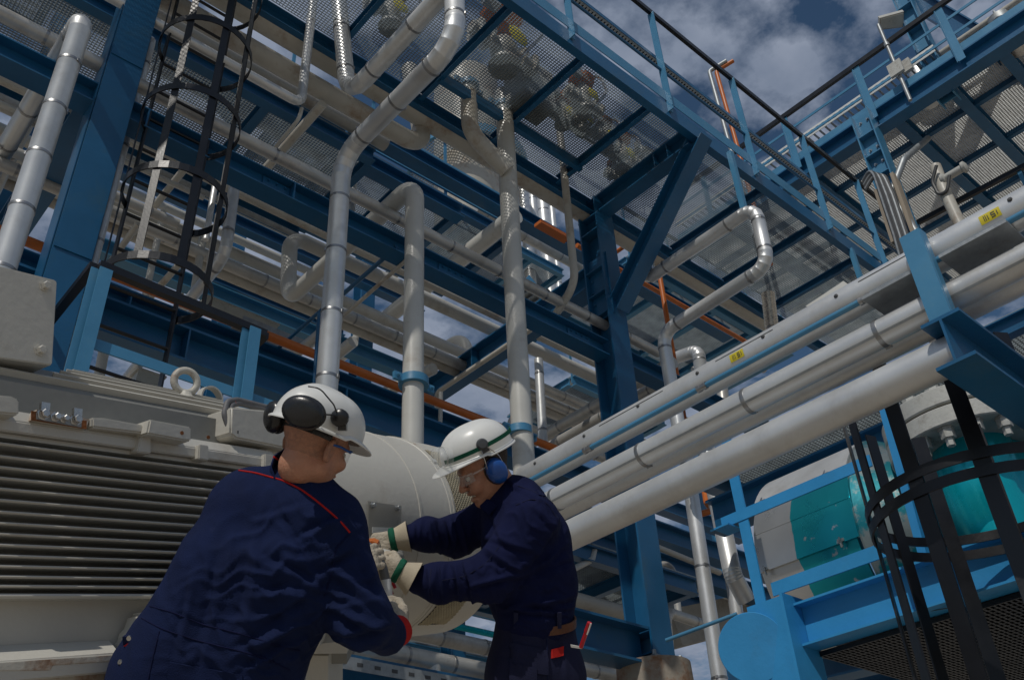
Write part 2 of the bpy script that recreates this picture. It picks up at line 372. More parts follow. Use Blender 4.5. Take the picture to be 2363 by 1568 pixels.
# cross beam with pipe going away from the column
a = RY(1362, 662, .18); b = E(a, 862, 957, 'Y')
yb = b.y; a = Vector((XC, Y0 + .16, (a.z + b.z) / 2)); b = Vector((XC, yb, a.z))
q = RY(1300, 720, .8)
beam('dark blue cross beam running back from the tall H column under a thin grey pipe', a, b, .30, .25, stiff=3)
# left box column
t = thing('steel_column', 'wide dark blue column behind the caged black ladder at left', 'column', (1.19, Y0, 0))
xl = RY(205, 450, -.14).x
bm = nB(); ibeam(bm, Vector((xl, Y0, 0)), Vector((xl, Y0, 11)), .28, .26, Yv); obj('shaft', bm, BLUE, t)
bm = nB()
for sg in (-1, 1): bar(bm, Vector((xl + sg * .136, Y0, 0)), Vector((xl + sg * .136, Y0, 11)), .008, .22, Yv)
obj('cover_plate', bm, BLUE, t)
for z in (RY(180, 560, 0).z, RY(290, 130, 0).z):
    bm = nB(); box(bm, (xl, Y0 - .145, z), .25, .009, .42)
    obj('joint_plate', bm, BLUE, t)
# far columns behind the racks
for lab, x, y, off, w in (('dark blue far column seen between the silver and white risers', 842, 640, 5.0, .26), ('far blue column at the left edge behind the slanted silver pipe', 100, 200, 4.0, .30), ('far blue column behind the ladder cage', 520, 700, 6, .26), ('blue far column low between the ladder and the lamp', 660, 640, 7, .2), ('far blue column at upper left corner', 20, 180, 7, .3), ('far blue column in the pipework right of the tall H column', 1545, 640, 6.5, .18)):
    p = RY(x, y, off); beam(lab, Vector((p.x, p.y, 0)), Vector((p.x, p.y, 13 if x != 660 else 9)), w, w, up=Yv, name='steel_column', cat='column', m=BLUE if x != 1545 else BLUEL)
# left cross beams
p = RY(225, 225, .16); e_ = E(p, 40, 700, 'Y')
beam('dark blue cross beam running back from the wide left column', p, p + Yv * 7, .30, .25, stiff=3)
p = RY(330, 690, 1.1)
beam('dark blue lower rack beam behind the ladder, upper of the pair', Vector((-2, p.y, RY(420, 762, 1.1).z)), Vector((XC + 1, p.y, RY(420, 762, 1.1).z)), .24, .24, stiff=4)
beam('dark blue lower rack beam behind the ladder, lower of the pair', Vector((-2, Y0 + .3, RY(420, 812, .3).z)), Vector((XC - 1.9, Y0 + .3, RY(420, 812, .3).z)), .30, .26, stiff=4)
beam('far dark blue beam crossing behind the upper left pipes', RY(590, 158, 1.6) - Xv * 4, RY(590, 158, 1.6) + Xv * 9, .22, .2)
beam('far dark blue beam under the distant grating, second from the top', RY(700, 300, 2.2) - Xv * 4, RY(700, 300, 2.2) + Xv * 2.6, .22, .2)
p = RY(450, 170, 2.4); 
beam('far blue diagonal brace behind the ladder cage', RY(415, 140, 1.8), RY(560, 300, 1.8), .12, .12, name='diagonal_brace', cat='brace')
p = RY(300, 600, 3.5); beam('thin far blue beam above the sky gap behind the ladder', p - Xv * .5, p + Xv * 4.5, .2, .16, m=BLUEL)
p = RY(640, 480, 4.5); beam('far blue beam low behind the pipe loop', RY(600, 540, 4.5) - Xv * 3, RY(600, 540, 4.5) + Xv * 3, .2, .16)
p = RY(250, 940, 1.5); beam('blue beam just above the motor ribs behind the ladder foot', p - Xv * 1, p + Xv * 5, .26, .2)
p = RY(1465, 860, .3)
beam('dark blue beam low behind the tall H column', RY(1290, 1225, 2.2), RY(1290, 1225, 2.2) + Xv * 6, .26, .22)

# ------------------------------------------------------------------ walkway overhead
ZW = RY(1385, 480, 0).z
yo = RZ(1620, 310, ZW).y; yi = Y0
x0, x1 = -1.0, RZ(2062, 606, ZW).x + 1.4
wk = thing('grating_walkway', 'overhead blue walkway with see-through steel grating crossing the picture', 'walkway', (XC, yi, ZW))
def part(name, bm, m, parent, smooth=None, kind=None):
    o = obj(name, bm, m, parent, smooth)
    if kind: o['kind'] = kind
    return o
bm = nB(); channel(bm, Vector((x0, yo, ZW - .11)), Vector((x1, yo, ZW - .11)), .22, .09, 1); part('edge_beam', bm, BLUE, wk)
bm = nB(); bar(bm, Vector((x0, yo - .052, ZW + .115)), Vector((x1, yo - .052, ZW + .115)), .008, .17); part('toe_board', bm, BLUEL, wk)
bm = nB(); channel(bm, Vector((x0, yi, ZW - .10)), Vector((x1, yi, ZW - .10)), .20, .08, -1); part('edge_beam', bm, BLUE, wk)
xs = sorted([RZ(x, y, ZW).x for x, y in ((1181, 0), (1360, 110), (1513, 223), (1772, 418), (1864, 521), (1970, 590))] + [RZ(1215, 0, ZW).x - 1.15 * k for k in range(1, 5)] + [XC + 5.5])
for x in xs:
    bm = nB(); channel(bm, Vector((x, yo + .06, ZW - .07)), Vector((x, yi - .06, ZW - .07)), .12, .055, 1); part('cross_beam', bm, BLUE, wk)
bm = nB(); ibeam(bm, Vector((XC, yo + .05, ZW - .155)), Vector((XC, yi + .2, ZW - .155)), .26, .2)
for k in (.3, .5): 
    for sg in (-1, 1): box(bm, (XC + sg * .05, yo + .05 + k, ZW - .155), .09, .012, .22)
part('main_cross_beam', bm, BLUE, wk)
ys = RZ(1187, 276, ZW).y
bm = nB(); channel(bm, Vector((RZ(1020, 160, ZW).x, ys, ZW - .09)), Vector((RZ(1345, 366, ZW).x, ys, ZW - .09)), .14, .06, 1); part('stringer', bm, BLUE, wk)
gx = [x0] + xs + [x1]
gx = sorted(gx + [XC])
for a, b in zip(gx, gx[1:]):
    if b - a < .3: continue
    bm = nB(); grating(bm, Vector((a + .01, yo + .05, ZW + .016)), Vector((b - .01, yo + .05, ZW + .016)), Vector((b - .01, yi - .05, ZW + .016)), Vector((a + .01, yi - .05, ZW + .016)), .034, .015, .0044, .027)
    part('grating_panel', bm, GRAT, wk, kind='stuff')
# hand rail of the walkway
hr = thing('guard_rail', 'blue walkway guard rail with a thick black top rail and flat posts', 'railing', (XC, yo, ZW))
posts = [RZ(x, y, ZW).x for x, y in ((1323, 60), (1555, 225), (1755, 372), (1925, 500), (2060, 597))]
stp = posts[1] - posts[0]
posts = [posts[0] - stp * k for k in (3, 2, 1)] + posts
zr = E(Vector((posts[4], yo - .06, ZW + 1)), 1510, 30, 'Z').z
for x in posts:
    bm = nB(); bar(bm, Vector((x, yo - .075, ZW - .14)), Vector((x, yo - .075, zr)), .014, .085, Yv); bar(bm, Vector((x + .028, yo - .065, ZW - .14)), Vector((x + .028, yo - .065, zr - .02)), .045, .012, Yv)
    for k in (0, 1): bolt(bm, Vector((x, yo - .108, ZW - .09 + .1 * k)), -Yv, .01, .014)
    part('post', bm, BLUEL, hr)
bm = nB(); bar(bm, Vector((posts[0] - 1, yo - .075, zr + .02)), Vector((x1, yo - .075, zr + .02)), .045, .07); part('top_rail', bm, BLACK, hr)
zm = RY(1560, 156, yo - .05 - Y0).z
bm = nB(); tube(bm, [Vector((posts[0] - 1, yo - .06, ZW + .55)), Vector((x1, yo - .06, ZW + .55))], .017, 10); part('mid_rail', bm, BLUE, hr)
ct = thing('cable_tray', 'perforated grey cable tray with blue side rail along the overhead walkway railing', 'cable tray', (XC, yo, ZW + .8))
zc_ = ZW + .86
bm = nB(); bar(bm, Vector((posts[0] - 1, yo + .05, zc_)), Vector((x1, yo + .05, zc_)), .09, .006); part('tray_floor', bm, GALVB, ct)
bm = nB(); bar(bm, Vector((posts[0] - 1, yo - .005, zc_ - .01)), Vector((x1, yo - .005, zc_ - .01)), .006, .06); part('tray_side', bm, BLUE, ct)
bm = nB(); bar(bm, Vector((posts[0] - 1, yo + .098, zc_ + .035)), Vector((x1, yo + .098, zc_ + .035)), .004, .08)
part('tray_side', bm, GALVB, ct)
bm = nB()
for k in range(260):
    x = posts[0] - .5 + k * .05; box(bm, (x, yo + .06, zc_ - .005), .014, .05, .006)
part('tray_slots', bm, BLACK, ct, kind='stuff')
bm = nB()
for k in range(4): tube(bm, [Vector((posts[0] - 1 + i * .8, yo + .02 + .018 * k + random.uniform(-.008, .008), zc_ + .012 + random.uniform(0, .006))) for i in range(18)], .008, 6)
part('cables', bm, CABLE, ct, kind='stuff')
# blue hangers under the walkway
for lab, x, y, y2 in (('blue hanger under the walkway ending at the small silver pipe loop', 1693, 345, 475), ('blue hanger under the walkway near its far end', 1972, 570, 640)):
    p = RZ(x, y, ZW - .2); q = E(p, x + (y2 - y) * .27, y2, 'Z'); p.y += .06; q = Vector((p.x, p.y, q.z))
    beam(lab, p, q, .06, .06, m=BLUEL, kind='bar', name='hanger', cat='hanger')
# equipment standing on the walkway, seen through the grating
def valve(label, x, y, up=.0, s=1.0, m=WHITED, top=ORANGE, ss=1):
    p = RZ(x, y, ZW + .03); p.z += up
    t = thing('control_valve', label, 'valve', p)
    bm = nB(); lathe(bm, p, Zv, [(.05 * s, 0), (.16 * s, .02), (.16 * s, .06), (.07 * s, .08), (.12 * s, .2), (.14 * s, .3), (.1 * s, .42), (.06 * s, .5)], 14); part('valve_body', bm, m, t, 40)
    bm = nB(); tube(bm, [p + Vector((-.4 * s, 0, .28 * s)), p + Vector((.4 * s, 0, .28 * s))], .07 * s, 12)
    for k in (-.34, -.2, .2, .34): lathe(bm, p + Vector((k * s, 0, .28 * s)), Xv, [(.13 * s, -.015), (.13 * s, .015)], 12)
    part('run', bm, m, t, 40)
    bm = nB(); tube(bm, [p + Vector((.1 * s, -.1 * s, .1 * s)), p + Vector((.3 * s, -.25 * s, .5 * s)), p + Vector((.25 * s, -.2 * s, .9 * s)), p + Vector((0, 0, .8 * s))], .018, 6, .08, 3); part('impulse_tube', bm, STEEL, t, 60)
    bm = nB(); box(bm, p + Vector((-.22 * s, -.1 * s, .75 * s)), .16 * s, .1 * s, .2 * s); part('positioner', bm, GALV, t)
    bm = nB(); lathe(bm, p + Vector((0, 0, .5 * s)), Zv, [(.04 * s, 0), (.04 * s, .15 * s), (.2 * s, .2 * s), (.22 * s, .26 * s), (.1 * s, .36 * s), (.03 * s, .5 * s)], 14); part('actuator', bm, top, t, 40)
    bm = nB(); lathe(bm, p + Vector((.02, -.2 * s, .3 * s)), Yv, [(.1 * s, 0), (.12 * s, .01), (.1 * s, .02)], 14); part('hand_wheel', bm, YELLOW, t, 40)
for lab, x, y, s_, m_, t_ in (('tall control valve with an orange bonnet at the left end of the walkway', 1165, 165, 1.15, WHITED, ORANGE), ('rusty control valve with orange bonnet, leftmost of the walkway cluster', 1300, 300, .62, GREYFR, ORANGE), ('small grey control valve second in the walkway cluster', 1345, 315, .6, GREYFR, GREYFR), ('small control valve with orange bonnet in the middle of the walkway cluster', 1352, 268, .72, WHITED, ORANGE), ('dim control valve nearest the walkway cross beam', 1398, 352, .6, GREYFR, RUST), ('squat pale control valve right of the walkway cross beam', 1440, 400, .7, WHITED, ORANGE), ('small rusty control valve by the inner walkway edge', 1430, 440, .55, GREYFR, RUST), ('grey control valve near the slanted brace on the walkway', 1490, 415, .55, GREYFR, GREYFR), ('grey control valve at the upper left of the walkway grating', 900, 75, .8, GREYFR, RUST)):
    valve(lab, x, y, .05, s_, m_, t_)
pipe('thin steel process tube along the valves on the walkway', [RZ(1220, 232, ZW + .5), RZ(1480, 402, ZW + .5)], .03, STEEL)
p = RZ(1225, 250, ZW + .05)
bm = nB(); box(bm, p + Zv * .3, .5, .34, .6); bmesh.ops.bevel(bm, geom=bm.edges[:], offset=.02, segments=1, affect='EDGES')
tag(obj('control_cabinet', bm, GREYFR), 'dim grey control cabinet standing on the grating between the valves', 'cabinet')
# ------------------------------------------------------------------ pipes of the rack
def Xline(x, y, off, xa, xb):
    """straight pipe along the rack through a seen point, cut at world X of two other seen columns"""
    p = RY(x, y, off); return [Vector((xa, p.y, p.z)), Vector((xb, p.y, p.z))]
# silver riser and its long sloping-looking run
p0 = RY(757, 912, -.34); pts = chain(p0, (790, 362, 'Z'), (1051, 98, 'Y'), (1047, -60, 'Z')); pts[0].z -= 2.5
pipe('bright silver clad riser with a long run climbing to the top picture edge', pts, rp(46, RY(780, 521, -.34)), ALU, bands=.62, br=.26)
p0 = RY(803, 226, -.30); pts = chain(p0, (1012, -4, 'Y')); pts = [pts[0] + (pts[1] - pts[0]) * 1.3, pts[0], E(pts[0], 775, 12, 'Z') + Zv * .3]
pipe('silver clad pipe with a segmented bend hanging under the walkway, left of the riser top', pts, rp(40, p0), ALU, bands=.62, br=.30, n=None)
# glossy pale risers
p0 = RY(953, 1008, -.34); pts = chain(p0, (957, 424, 'Z'), (664, 692, 'Y'), (669, 543, 'Z'))
pts.append(Vector((XC + 3.4, pts[-1].y, pts[-1].z))); pts[0].z -= .95; pts.insert(0, pts[0] + Yv * .6)
PIPEA = pts
pipe('glossy pale grey riser with a hooked top that loops back behind the silver riser', pts, rp(47, RY(955, 700, -.34)), WHITE, br=.2, n=9)
p0 = RY(1205, 1065, -.36); pts = [p0 - Zv * 2.5, E(p0, 1161, 215, 'Z')]
pipe('tall pale grey riser standing between the two silver loops, up to the walkway', pts, rp(46, RY(1185, 650, -.36)), WHITE)
p0 = RY(1080, 190, -.36); pts = chain(p0, (1084, 305, 'Z'), (1170, 396, Vector((1, 0, -1))))
pipe('pale pipe dropping from the walkway and bending into the tall riser', pts, rp(38, p0), WHITED, br=.35)
for lab, p, r in (('blue pipe clamp on the hooked pale riser', RY(954, 882, -.34), .125), ('blue pipe clamp low on the tall pale riser', RY(1199, 996, -.36), .115), ('blue pipe clamp at the top of the tall pale riser', RY(1162, 252, -.36), .14), ('blue pipe clamp at the top of the bending pale pipe', RY(1081, 200, -.36), .12)):
    bm = nB(); lathe(bm, p, Zv, [(r * .9, -.035), (r, -.035), (r, .035), (r * .9, .035)], 20)
    for sg in (-1, 1):
        box(bm, p + Xv * sg * (r + .035), .08, .03, .07)
        bolt(bm, p + Xv * sg * (r + .045) - Yv * .015, -Yv, .014, .03)
    tag(obj('pipe_clamp', bm, BLUEL, None, 40), lab, 'clamp')
# big twin pale pipes at the top
xe = RY(1765, 760, .12).x + .6
pipe('upper of the two thick pale pipes at top, running on to the right', Xline(870, 212, .12, -3, xe), rp(45, RY(870, 212, .12)), WHITED, segs=24)
pl = Xline(756, 216, .16, -3, RY(978, 352, .16).x); r = rp(46, RY(756, 216, .16)); pl.append(pl[-1] + Zv * 1.6 + Yv * .3)
pipe('lower of the two thick pale pipes at top, ending in a turned-away bend', pl, r, WHITED, br=.3, segs=24)
p = RY(745, 240, .16); pts = chain(p, (650, 348, 'Y')); pipe('pale branch pipe running back from the lower thick pipe', [pts[0], pts[0] + (pts[1] - pts[0]) * 1.4], rp(22, p), WHITED)
p = RY(716, 60, -.08); pts = chain(p, (694, 240, 'Z')); pts.append(pts[-1] - Xv * 3.2); pts[0] += Zv * .8
pipe('thin silver pipe dropping in front of the thick pipes, then turning left', pts, rp(20, p), ALU, br=.1, seams=True, n=4)
p = RY(696, 250, .0); pts = chain(p, (690, 275, 'Z'), (636, 338, 'Y')); pipe('thin white tube bending back below the thin silver pipe', pts, rp(9, p), WHITE, br=.1)
# clad pipe on top of the rack beam and those below it
pipe('long silver clad pipe with straps lying on top of the long rack beam', Xline(511, 295, .04, -3.5, RY(1520, 826, .04).x), rp(32, RY(511, 295, .04)), ALUD, bands=.66)
pipe('strapped clad pipe under the long rack beam, nearest its underside', Xline(872, 576, 1.2, -2.5, XC + 2.6), rp(26, RY(872, 576, 1.2)), ALUD, bands=1.15)
pipe('thin rust-streaked white pipe under the long rack beam', Xline(823, 577, 1.7, -2.5, XC + 3), rp(18, RY(823, 577, 1.7)), WHITED)
pipe('thin grey tube below the rust-streaked pipe behind the ladder', Xline(590, 500, 2.4, -2.5, RY(700, 545, 2.4).x), rp(14, RY(590, 500, 2.4)), GALV)
pipe('white tube behind the ladder cage, upper of three', Xline(416, 346, 1.0, -2.5, RY(560, 420, 1.0).x), rp(15, RY(416, 346, 1.0)), WHITE)
pipe('white tube behind the ladder cage, middle of three', Xline(404, 368, .55, -2.5, RY(520, 425, .55).x), rp(15, RY(404, 368, .55)), WHITE)
pipe('white tube behind the ladder cage, lowest of three', Xline(390, 420, .75, -2.5, RY(470, 455, .75).x), rp(13, RY(390, 420, .75)), WHITE)
# lower level
pipe('strapped clad pipe of the lower level, nearest of the lower trio', Xline(803, 730, 2.6, -2.5, XC + 4.2), rp(27, RY(803, 730, 2.6)), ALUD, bands=.62)
pipe('smooth pale pipe of the lower level just under the strapped one', Xline(926, 803, 2.75, -2.5, XC + 4.2), rp(27, RY(926, 803, 2.75)), WHITED)
pipe('smooth pale pipe of the lower level just above the strapped one', Xline(803, 700, 3.1, -2.5, XC + 3.7), rp(27, RY(803, 700, 3.1)), WHITE)
pipe('pale pipe under the lower rack beams behind the ladder foot', Xline(420, 842, .8, -2.5, RY(640, 930, .8).x), rp(16, RY(420, 842, .8)), WHITED)
pipe('upper left pale pipe behind the slanted silver one', Xline(30, 250, .9, -3.5, RY(100, 290, .9).x), rp(40, RY(30, 250, .9)), WHITED, segs=24)
pipe('left clad pipe behind the wide column, upper of two', Xline(110, 425, 1.2, -3.5, RY(215, 470, 1.2).x + .8), rp(32, RY(110, 425, 1.2)), ALUD, bands=.7)
pipe('left clad pipe behind the wide column, lower of two', Xline(110, 385, 1.6, -3.5, RY(215, 470, 1.6).x + .8), rp(26, RY(110, 385, 1.6)), ALUD, bands=.9)
# pipes running back
p = RY(1190, 496, 1.3); q = E(p, 930, 703, 'Y'); pipe('thick pale pipe running back between the hooked riser and the tall riser', [p, p + (q - p).normalized() * 24], rp(46, RY(930, 703, 3)) * .9, WHITE, segs=24)
p = RY(745, 765, .9); q = E(p, 633, 855, 'Y'); pipe('strapped clad pipe running back behind the orange pipe', [p - (q - p) * .3, p + (q - p) * 1.3], rp(25, p), ALUD, bands=.7)
p = RY(929, 885, 1.5); q = E(p, 862, 918, 'Y'); pipe('pale pipe running back low behind the hooked riser', [p - (q - p), p + (q - p) * 2.5], rp(27, p), WHITE)
p = RY(548, 372, .6); pts = chain(p, (519, 590, 'Z'), (213, 972, 'Y')); pipe('silver clad pipe coming down behind the cage then running back low left', [pts[0], pts[1], pts[1] + (pts[2] - pts[1]) * 1.15], rp(26, p), ALU, bands=.7, br=.16)
p = RY(440, 372, .9); q = E(p, 355, 478, 'Y'); pipe('pale pipe running back behind the ladder rungs, high', [p, p + (q - p) * 1.6], rp(17, p), WHITED)
p = RY(420, 602, 1.6); q = E(p, 350, 682, 'Y'); pipe('pale pipe running back behind the ladder rungs, low', [p, p + (q - p) * 1.4], rp(16, p), WHITED)
p = RY(300, 542, 1.0); q = E(p, 253, 608, 'Y'); pipe('short pale pipe running back just right of the wide left column', [p - (q - p) * .4, p + (q - p) * 1.4], rp(15, p), WHITED)
p = RY(355, 78, .25); q = E(p, 143, 880, 'Z'); pipe('slim silver pipe rising right behind the wide left column', [q - Zv, p, p + Yv * .9], rp(19, RY(290, 300, .25)), ALU, bands=1.0, br=.15)
for lab, a, b, w, off in (('white downpipe behind the ladder, left', (362, 555), (331, 705), 15, 2.2), ('white downpipe behind the ladder, right', (458, 600), (437, 752), 18, 2.6), ('silver downpipe behind the ladder cage foot', (495, 430), (484, 500), 14, 1.4), ('thin silver riser left of the far blue column', (828, 285), (812, 470), 14, 2.8), ('silver riser between bright strapped pipes at lower centre', (1247, 893), (1251, 1005), 21, 1.2), ('slim white post pipe above the right helmet', (1017, 905), (1013, 1010), 10, .9), ('white downpipe beside the wide left column foot', (238, 800), (225, 900), 24, 2.4)):
    p = RY(*a, off); q = E(p, *b, 'Z'); pipe(lab, [p + Zv * (.4 if w != 10 else 0), q - Zv * .3], rp(w, p), ALU if 'silver' in lab else WHITE, bands=.8 if w > 18 and 'silver' in lab else None)
p = RY(1022, 806, 4.2); pts = chain(p, (1072, 776, Vector((0, -1, 0))), (1080, 850, 'Z')); pipe('pale pipe arch behind the lower trio near the tall riser', [pts[0] + (pts[0] - pts[1]), pts[1], pts[2]], rp(30, p), WHITE, br=.3)
# left silver pipe
p0 = RY(20, 600, -.55); pts = chain(p0, (195, 36, 'Z')); pts.append(pts[-1] + Yv * 3.5); pts[0].z -= 2.5
pipe('bright slanted silver clad pipe at far left with a capped-looking bend on top', pts, rp(53, RY(105, 300, -.55)), ALU, bands=.46, br=.18)
p = RY(150, 95, .5); q = E(p, 5, 395, 'Y'); pipe('dull clad pipe running back behind the bright slanted one', [p, p + (q - p) * 1.5], rp(40, p), ALUD, bands=.7)
p = RY(95, 455, 2.2); q = E(p, 150, 380, Vector((0, -1, .3))); pipe('thick pale duct behind the slanted silver pipe', [p + (p - q), q + (q - p) * .4], rp(40, p), WHITED)
# orange pipes
pipe('orange pipe crossing behind the helmets at mid height', Xline(790, 842, .5, RY(325, 637, .5).x - 1.2, RY(1290, 1052, .5).x), rp(21, RY(790, 842, .5)), ORANGE)
p = RY(1508, 555, .4); q = E(p, 1564, 885, 'Z'); pipe('slim orange riser beside the silver loop', [p + Zv * .4, q - Zv * .6], rp(11, p), ORANGE)
pipe('slim orange pipe running right behind the tall H column', Xline(1560, 697, 1.0, RY(1330, 563, 1.0).x, RY(1725, 797, 1.0).x), rp(11, RY(1560, 697, 1.0)), ORANGE)
p = RY(1412, 588, .6); q = E(p, 1458, 556, Vector((0, -1, 0))); pipe('short orange branch just right of the tall H column', [p, p + (q - p) * 1.6], rp(10, p), ORANGE)
beam('rusty orange bar ending at the pale drain pipe near the column', RY(1240, 515, .5), RY(1308, 553, .5), .05, .12, m=ORANGE, kind='bar', name='orange_bar', cat='bar')
# pipe with cone bend near column
p = RY(1297, 352, -.2); pts = chain(p, (1327, 655, 'Z'), (1285, 720, Vector((-.2, 1, -.45)))); pipe('pale drain pipe left of the tall H column bending back at its foot', [pts[0] + Zv * .5, pts[1], pts[2]], rp(17, p), WHITED, br=.45)
p = RY(1310, 340, -.2)
# silver loop right of the column
p0 = RY(1500, 640, -.5); q = E(p0, 1742, 476, 'Y'); pts = [p0, q] + chain(q, (1772, 612, 'Z'), (1528, 768, 'Y'), (1551, 900, 'Z'))[1:]
pts[0] = p0; pts[-1].z -= .8
pipe('silver clad square pipe loop right of the tall H column', pts, rp(29, p0), ALU, bands=.9, br=.17)
p = RY(1493, 596, -.5); bm = nB(); lathe(bm, p, Zv, [(.05, -.3), (.10, -.28), (.10, -.2), (.06, -.18), (.075, -.1), (.06, 0), (.10, .02), (.10, .08), (.05, .1)], 14)
tube(bm, [p + Vector((-.16, 0, -.12)), p + Vector((.05, 0, -.12))], .04, 10); tag(obj('pipe_valve', bm, STEEL, None, 40), 'small steel valve at the inner end of the silver loop', 'valve')
p = RZ(1771, 676, ZW - .2); q = E(p, 1781, 760, 'Z'); bm = nB(); prof = []; n = 15; ln = (q - p).length
for k in range(n): prof += [(.075, ln * k / n), (.095, ln * (k + .5) / n)]
lathe(bm, p, (q - p), prof + [(.07, ln)], 18); tag(obj('flexible_hose', bm, STEEL, None, 60), 'ribbed metal hose hanging under the walkway near the white pipes', 'hose')
p = RY(1575, 850, .8)
pipe('silver clad elbow pipe beside the orange riser foot', [RY(1560, 825, 1.3), RY(1610, 808, .9), RY(1628, 940, .9) - Zv * .4], rp(30, RY(1610, 820, .9)), ALU, bands=.6, br=.14)
pipe('second silver elbow pipe behind the first beside the orange riser', [RY(1600, 858, 1.8), RY(1660, 838, 1.5), RY(1672, 960, 1.5)], rp(26, RY(1660, 838, 1.5)), ALUD, bands=.6, br=.14)
p = RY(1393, 926, 1.0); q = E(p, 1234, 1016, 'Y'); pipe('dull clad pipe running back below the tall H column, upper', [p - (q - p) * .9, p + (q - p) * 1.1], rp(28, p), ALUD, bands=.6)
p = RY(1390, 962, 1.3); q = E(p, 1267, 1032, 'Y'); pipe('dull clad pipe running back below the tall H column, lower', [p - (q - p) * 1.0, p + (q - p) * 1.2], rp(28, p), ALUD, bands=.8)
pipe('clad pipe of the lower level right of the tall riser, upper', Xline(1300, 915, 2.4, RY(1180, 860, 2.4).x, RY(1420, 975, 2.4).x), rp(22, RY(1300, 915, 2.4)), ALUD, bands=.8)
pipe('clad pipe of the lower level right of the tall riser, lower', Xline(1300, 965, 2.8, RY(1180, 910, 2.8).x, RY(1420, 1015, 2.8).x), rp(22, RY(1300, 965, 2.8)), ALUD, bands=.8)
# slim braces
for lab, a, b, w, m, off in (('slim blue tube brace beside the silver riser, upper', (899, 584), (793, 677), 11, BLUE, .1), ('slim white tube brace beside the silver riser', (931, 606), (793, 728), 10, WHITED, .0), ('slim blue tube brace left of the silver riser', (736, 720), (598, 842), 9, BLUE, .3)):
    p = RY(*a, off); q = E(p, *b, 'Y'); pipe(lab, [p - (q - p) * .15, q], rp(w, p), m, segs=10)
p = RY(736, 722, .1); q = E(p, 723, 900, 'Z'); pipe('slim blue upright tube left of the silver riser', [p, q], rp(8, p), BLUE, segs=10)
p = RY(797, 290, 1.3); q = E(p, 795, 400, 'Z'); pipe('slim blue upright tube above the silver riser bend', [p + Zv, q], rp(6, p), BLUE, segs=8)
p = RY(1290, 690, .25); a = RY(1182, 764, .6)
p = RY(1236, 752, .9); q = E(p, 1008, 905, 'Y'); pipe('thin pale pipe carried along the cross beam behind the tall riser', [p - (q - p) * .25, q, q - Zv * .6], rp(13, p), WHITED, br=.08)
# ------------------------------------------------------------------ second platform, upper right
Z2 = CAM.z + 8.11 * 1.38
X2 = RZ(2060, 235, Z2).x
ya, yb_ = RZ(2362, 65, Z2).y - 2.5, RZ(1760, 407, Z2).y + 2.0
w2 = thing('grating_platform', 'high blue platform at upper right with sunlit fine grating and deep edge beam', 'platform', (X2, ya, Z2))
bm = nB(); ibeam(bm, Vector((X2, ya, Z2 - .2)), Vector((X2, yb_, Z2 - .2)), .36, .24); part('edge_beam', bm, BLUE, w2)
bm = nB(); bar(bm, Vector((X2 - .09, ya, Z2 + .06)), Vector((X2 - .09, yb_, Z2 + .06)), .01, .16); part('toe_board', bm, BLUEL, w2)
for q in ((2080, 165), (2290, 165), (2150, 252), (2330, 330), (2010, 330)): pass
ysx = [RZ(x, y, Z2 - .3).y for x, y in ((2335, 150), (2210, 225), (2090, 300))]
for y in ysx + [ysx[-1] + 1.6, ysx[-1] + 3.2, ysx[0] - 1.5]:
    bm = nB(); ibeam(bm, Vector((X2 + .13, y, Z2 - .17)), Vector((X2 + 5, y, Z2 - .17)), .26, .16); part('cross_beam', bm, BLUE, w2)
for k, x in enumerate((1.0, 2.1, 3.2, 4.3)):
    bm = nB(); bar(bm, Vector((X2 + x, ya, Z2 - .07)), Vector((X2 + x, yb_, Z2 - .07)), .08, .10); part('joist', bm, BLUE, w2)
for a, b in ((.14, 1.0), (1.0, 2.1), (2.1, 3.2), (3.2, 4.3), (4.3, 5.2)):
    bm = nB(); grating(bm, Vector((X2 + a, ya, Z2)), Vector((X2 + b, ya, Z2)), Vector((X2 + b, yb_, Z2)), Vector((X2 + a, yb_, Z2)), .04, .03, .013, .04); part('grating_panel', bm, GALVB, w2, kind='stuff')
h2 = thing('guard_rail', 'blue guard rail of the high right platform with black top rail against the clouds', 'railing', (X2, ya, Z2))
zt2 = E(Vector((X2 - .1, RZ(2045, 295, Z2).y, Z2)), 1985, 155, 'Z').z
for x, y in ((2245, 165), (2045, 295), (1867, 405)):
    yy = RZ(x, y, Z2 - .15).y
    bm = nB(); bar(bm, Vector((X2 - .13, yy, Z2 - .2)), Vector((X2 - .13, yy, zt2)), .13, .015, Xv); bar(bm, Vector((X2 - .12, yy + .045, Z2 - .2)), Vector((X2 - .12, yy + .045, zt2)), .012, .06, Xv); part('post', bm, BLUEL, h2)
for yy in (ya + .2, yb_ - .8):
    bm = nB(); bar(bm, Vector((X2 - .13, yy, Z2 - .2)), Vector((X2 - .13, yy, zt2)), .10, .015, Xv); part('post', bm, BLUEL, h2)
bm = nB(); bar(bm, Vector((X2 - .13, ya, zt2 + .03)), Vector((X2 - .13, yb_, zt2 + .03)), .06, .085); part('top_rail', bm, BLACK, h2)
for k in (.36, .70):
    bm = nB(); bar(bm, Vector((X2 - .113, ya, Z2 + (zt2 - Z2) * k)), Vector((X2 - .113, yb_, Z2 + (zt2 - Z2) * k)), .015, .05); part('mid_rail', bm, BLUEL, h2)
t = thing('cable_tray', 'galvanised ladder tray with slots and a glint-white side along the high right platform rail', 'cable tray', (X2, ya, Z2 + .5))
ztr = Z2 + (zt2 - Z2) * .42
y0_, y1_ = RZ(2130, 155, Z2).y - .2, yb_
bm = nB(); bar(bm, Vector((X2 - .05, y0_, ztr)), Vector((X2 - .05, y1_, ztr)), .01, .15); part('tray_side', bm, HELM, t)  # white colour stands in for sun glint on the galvanised side
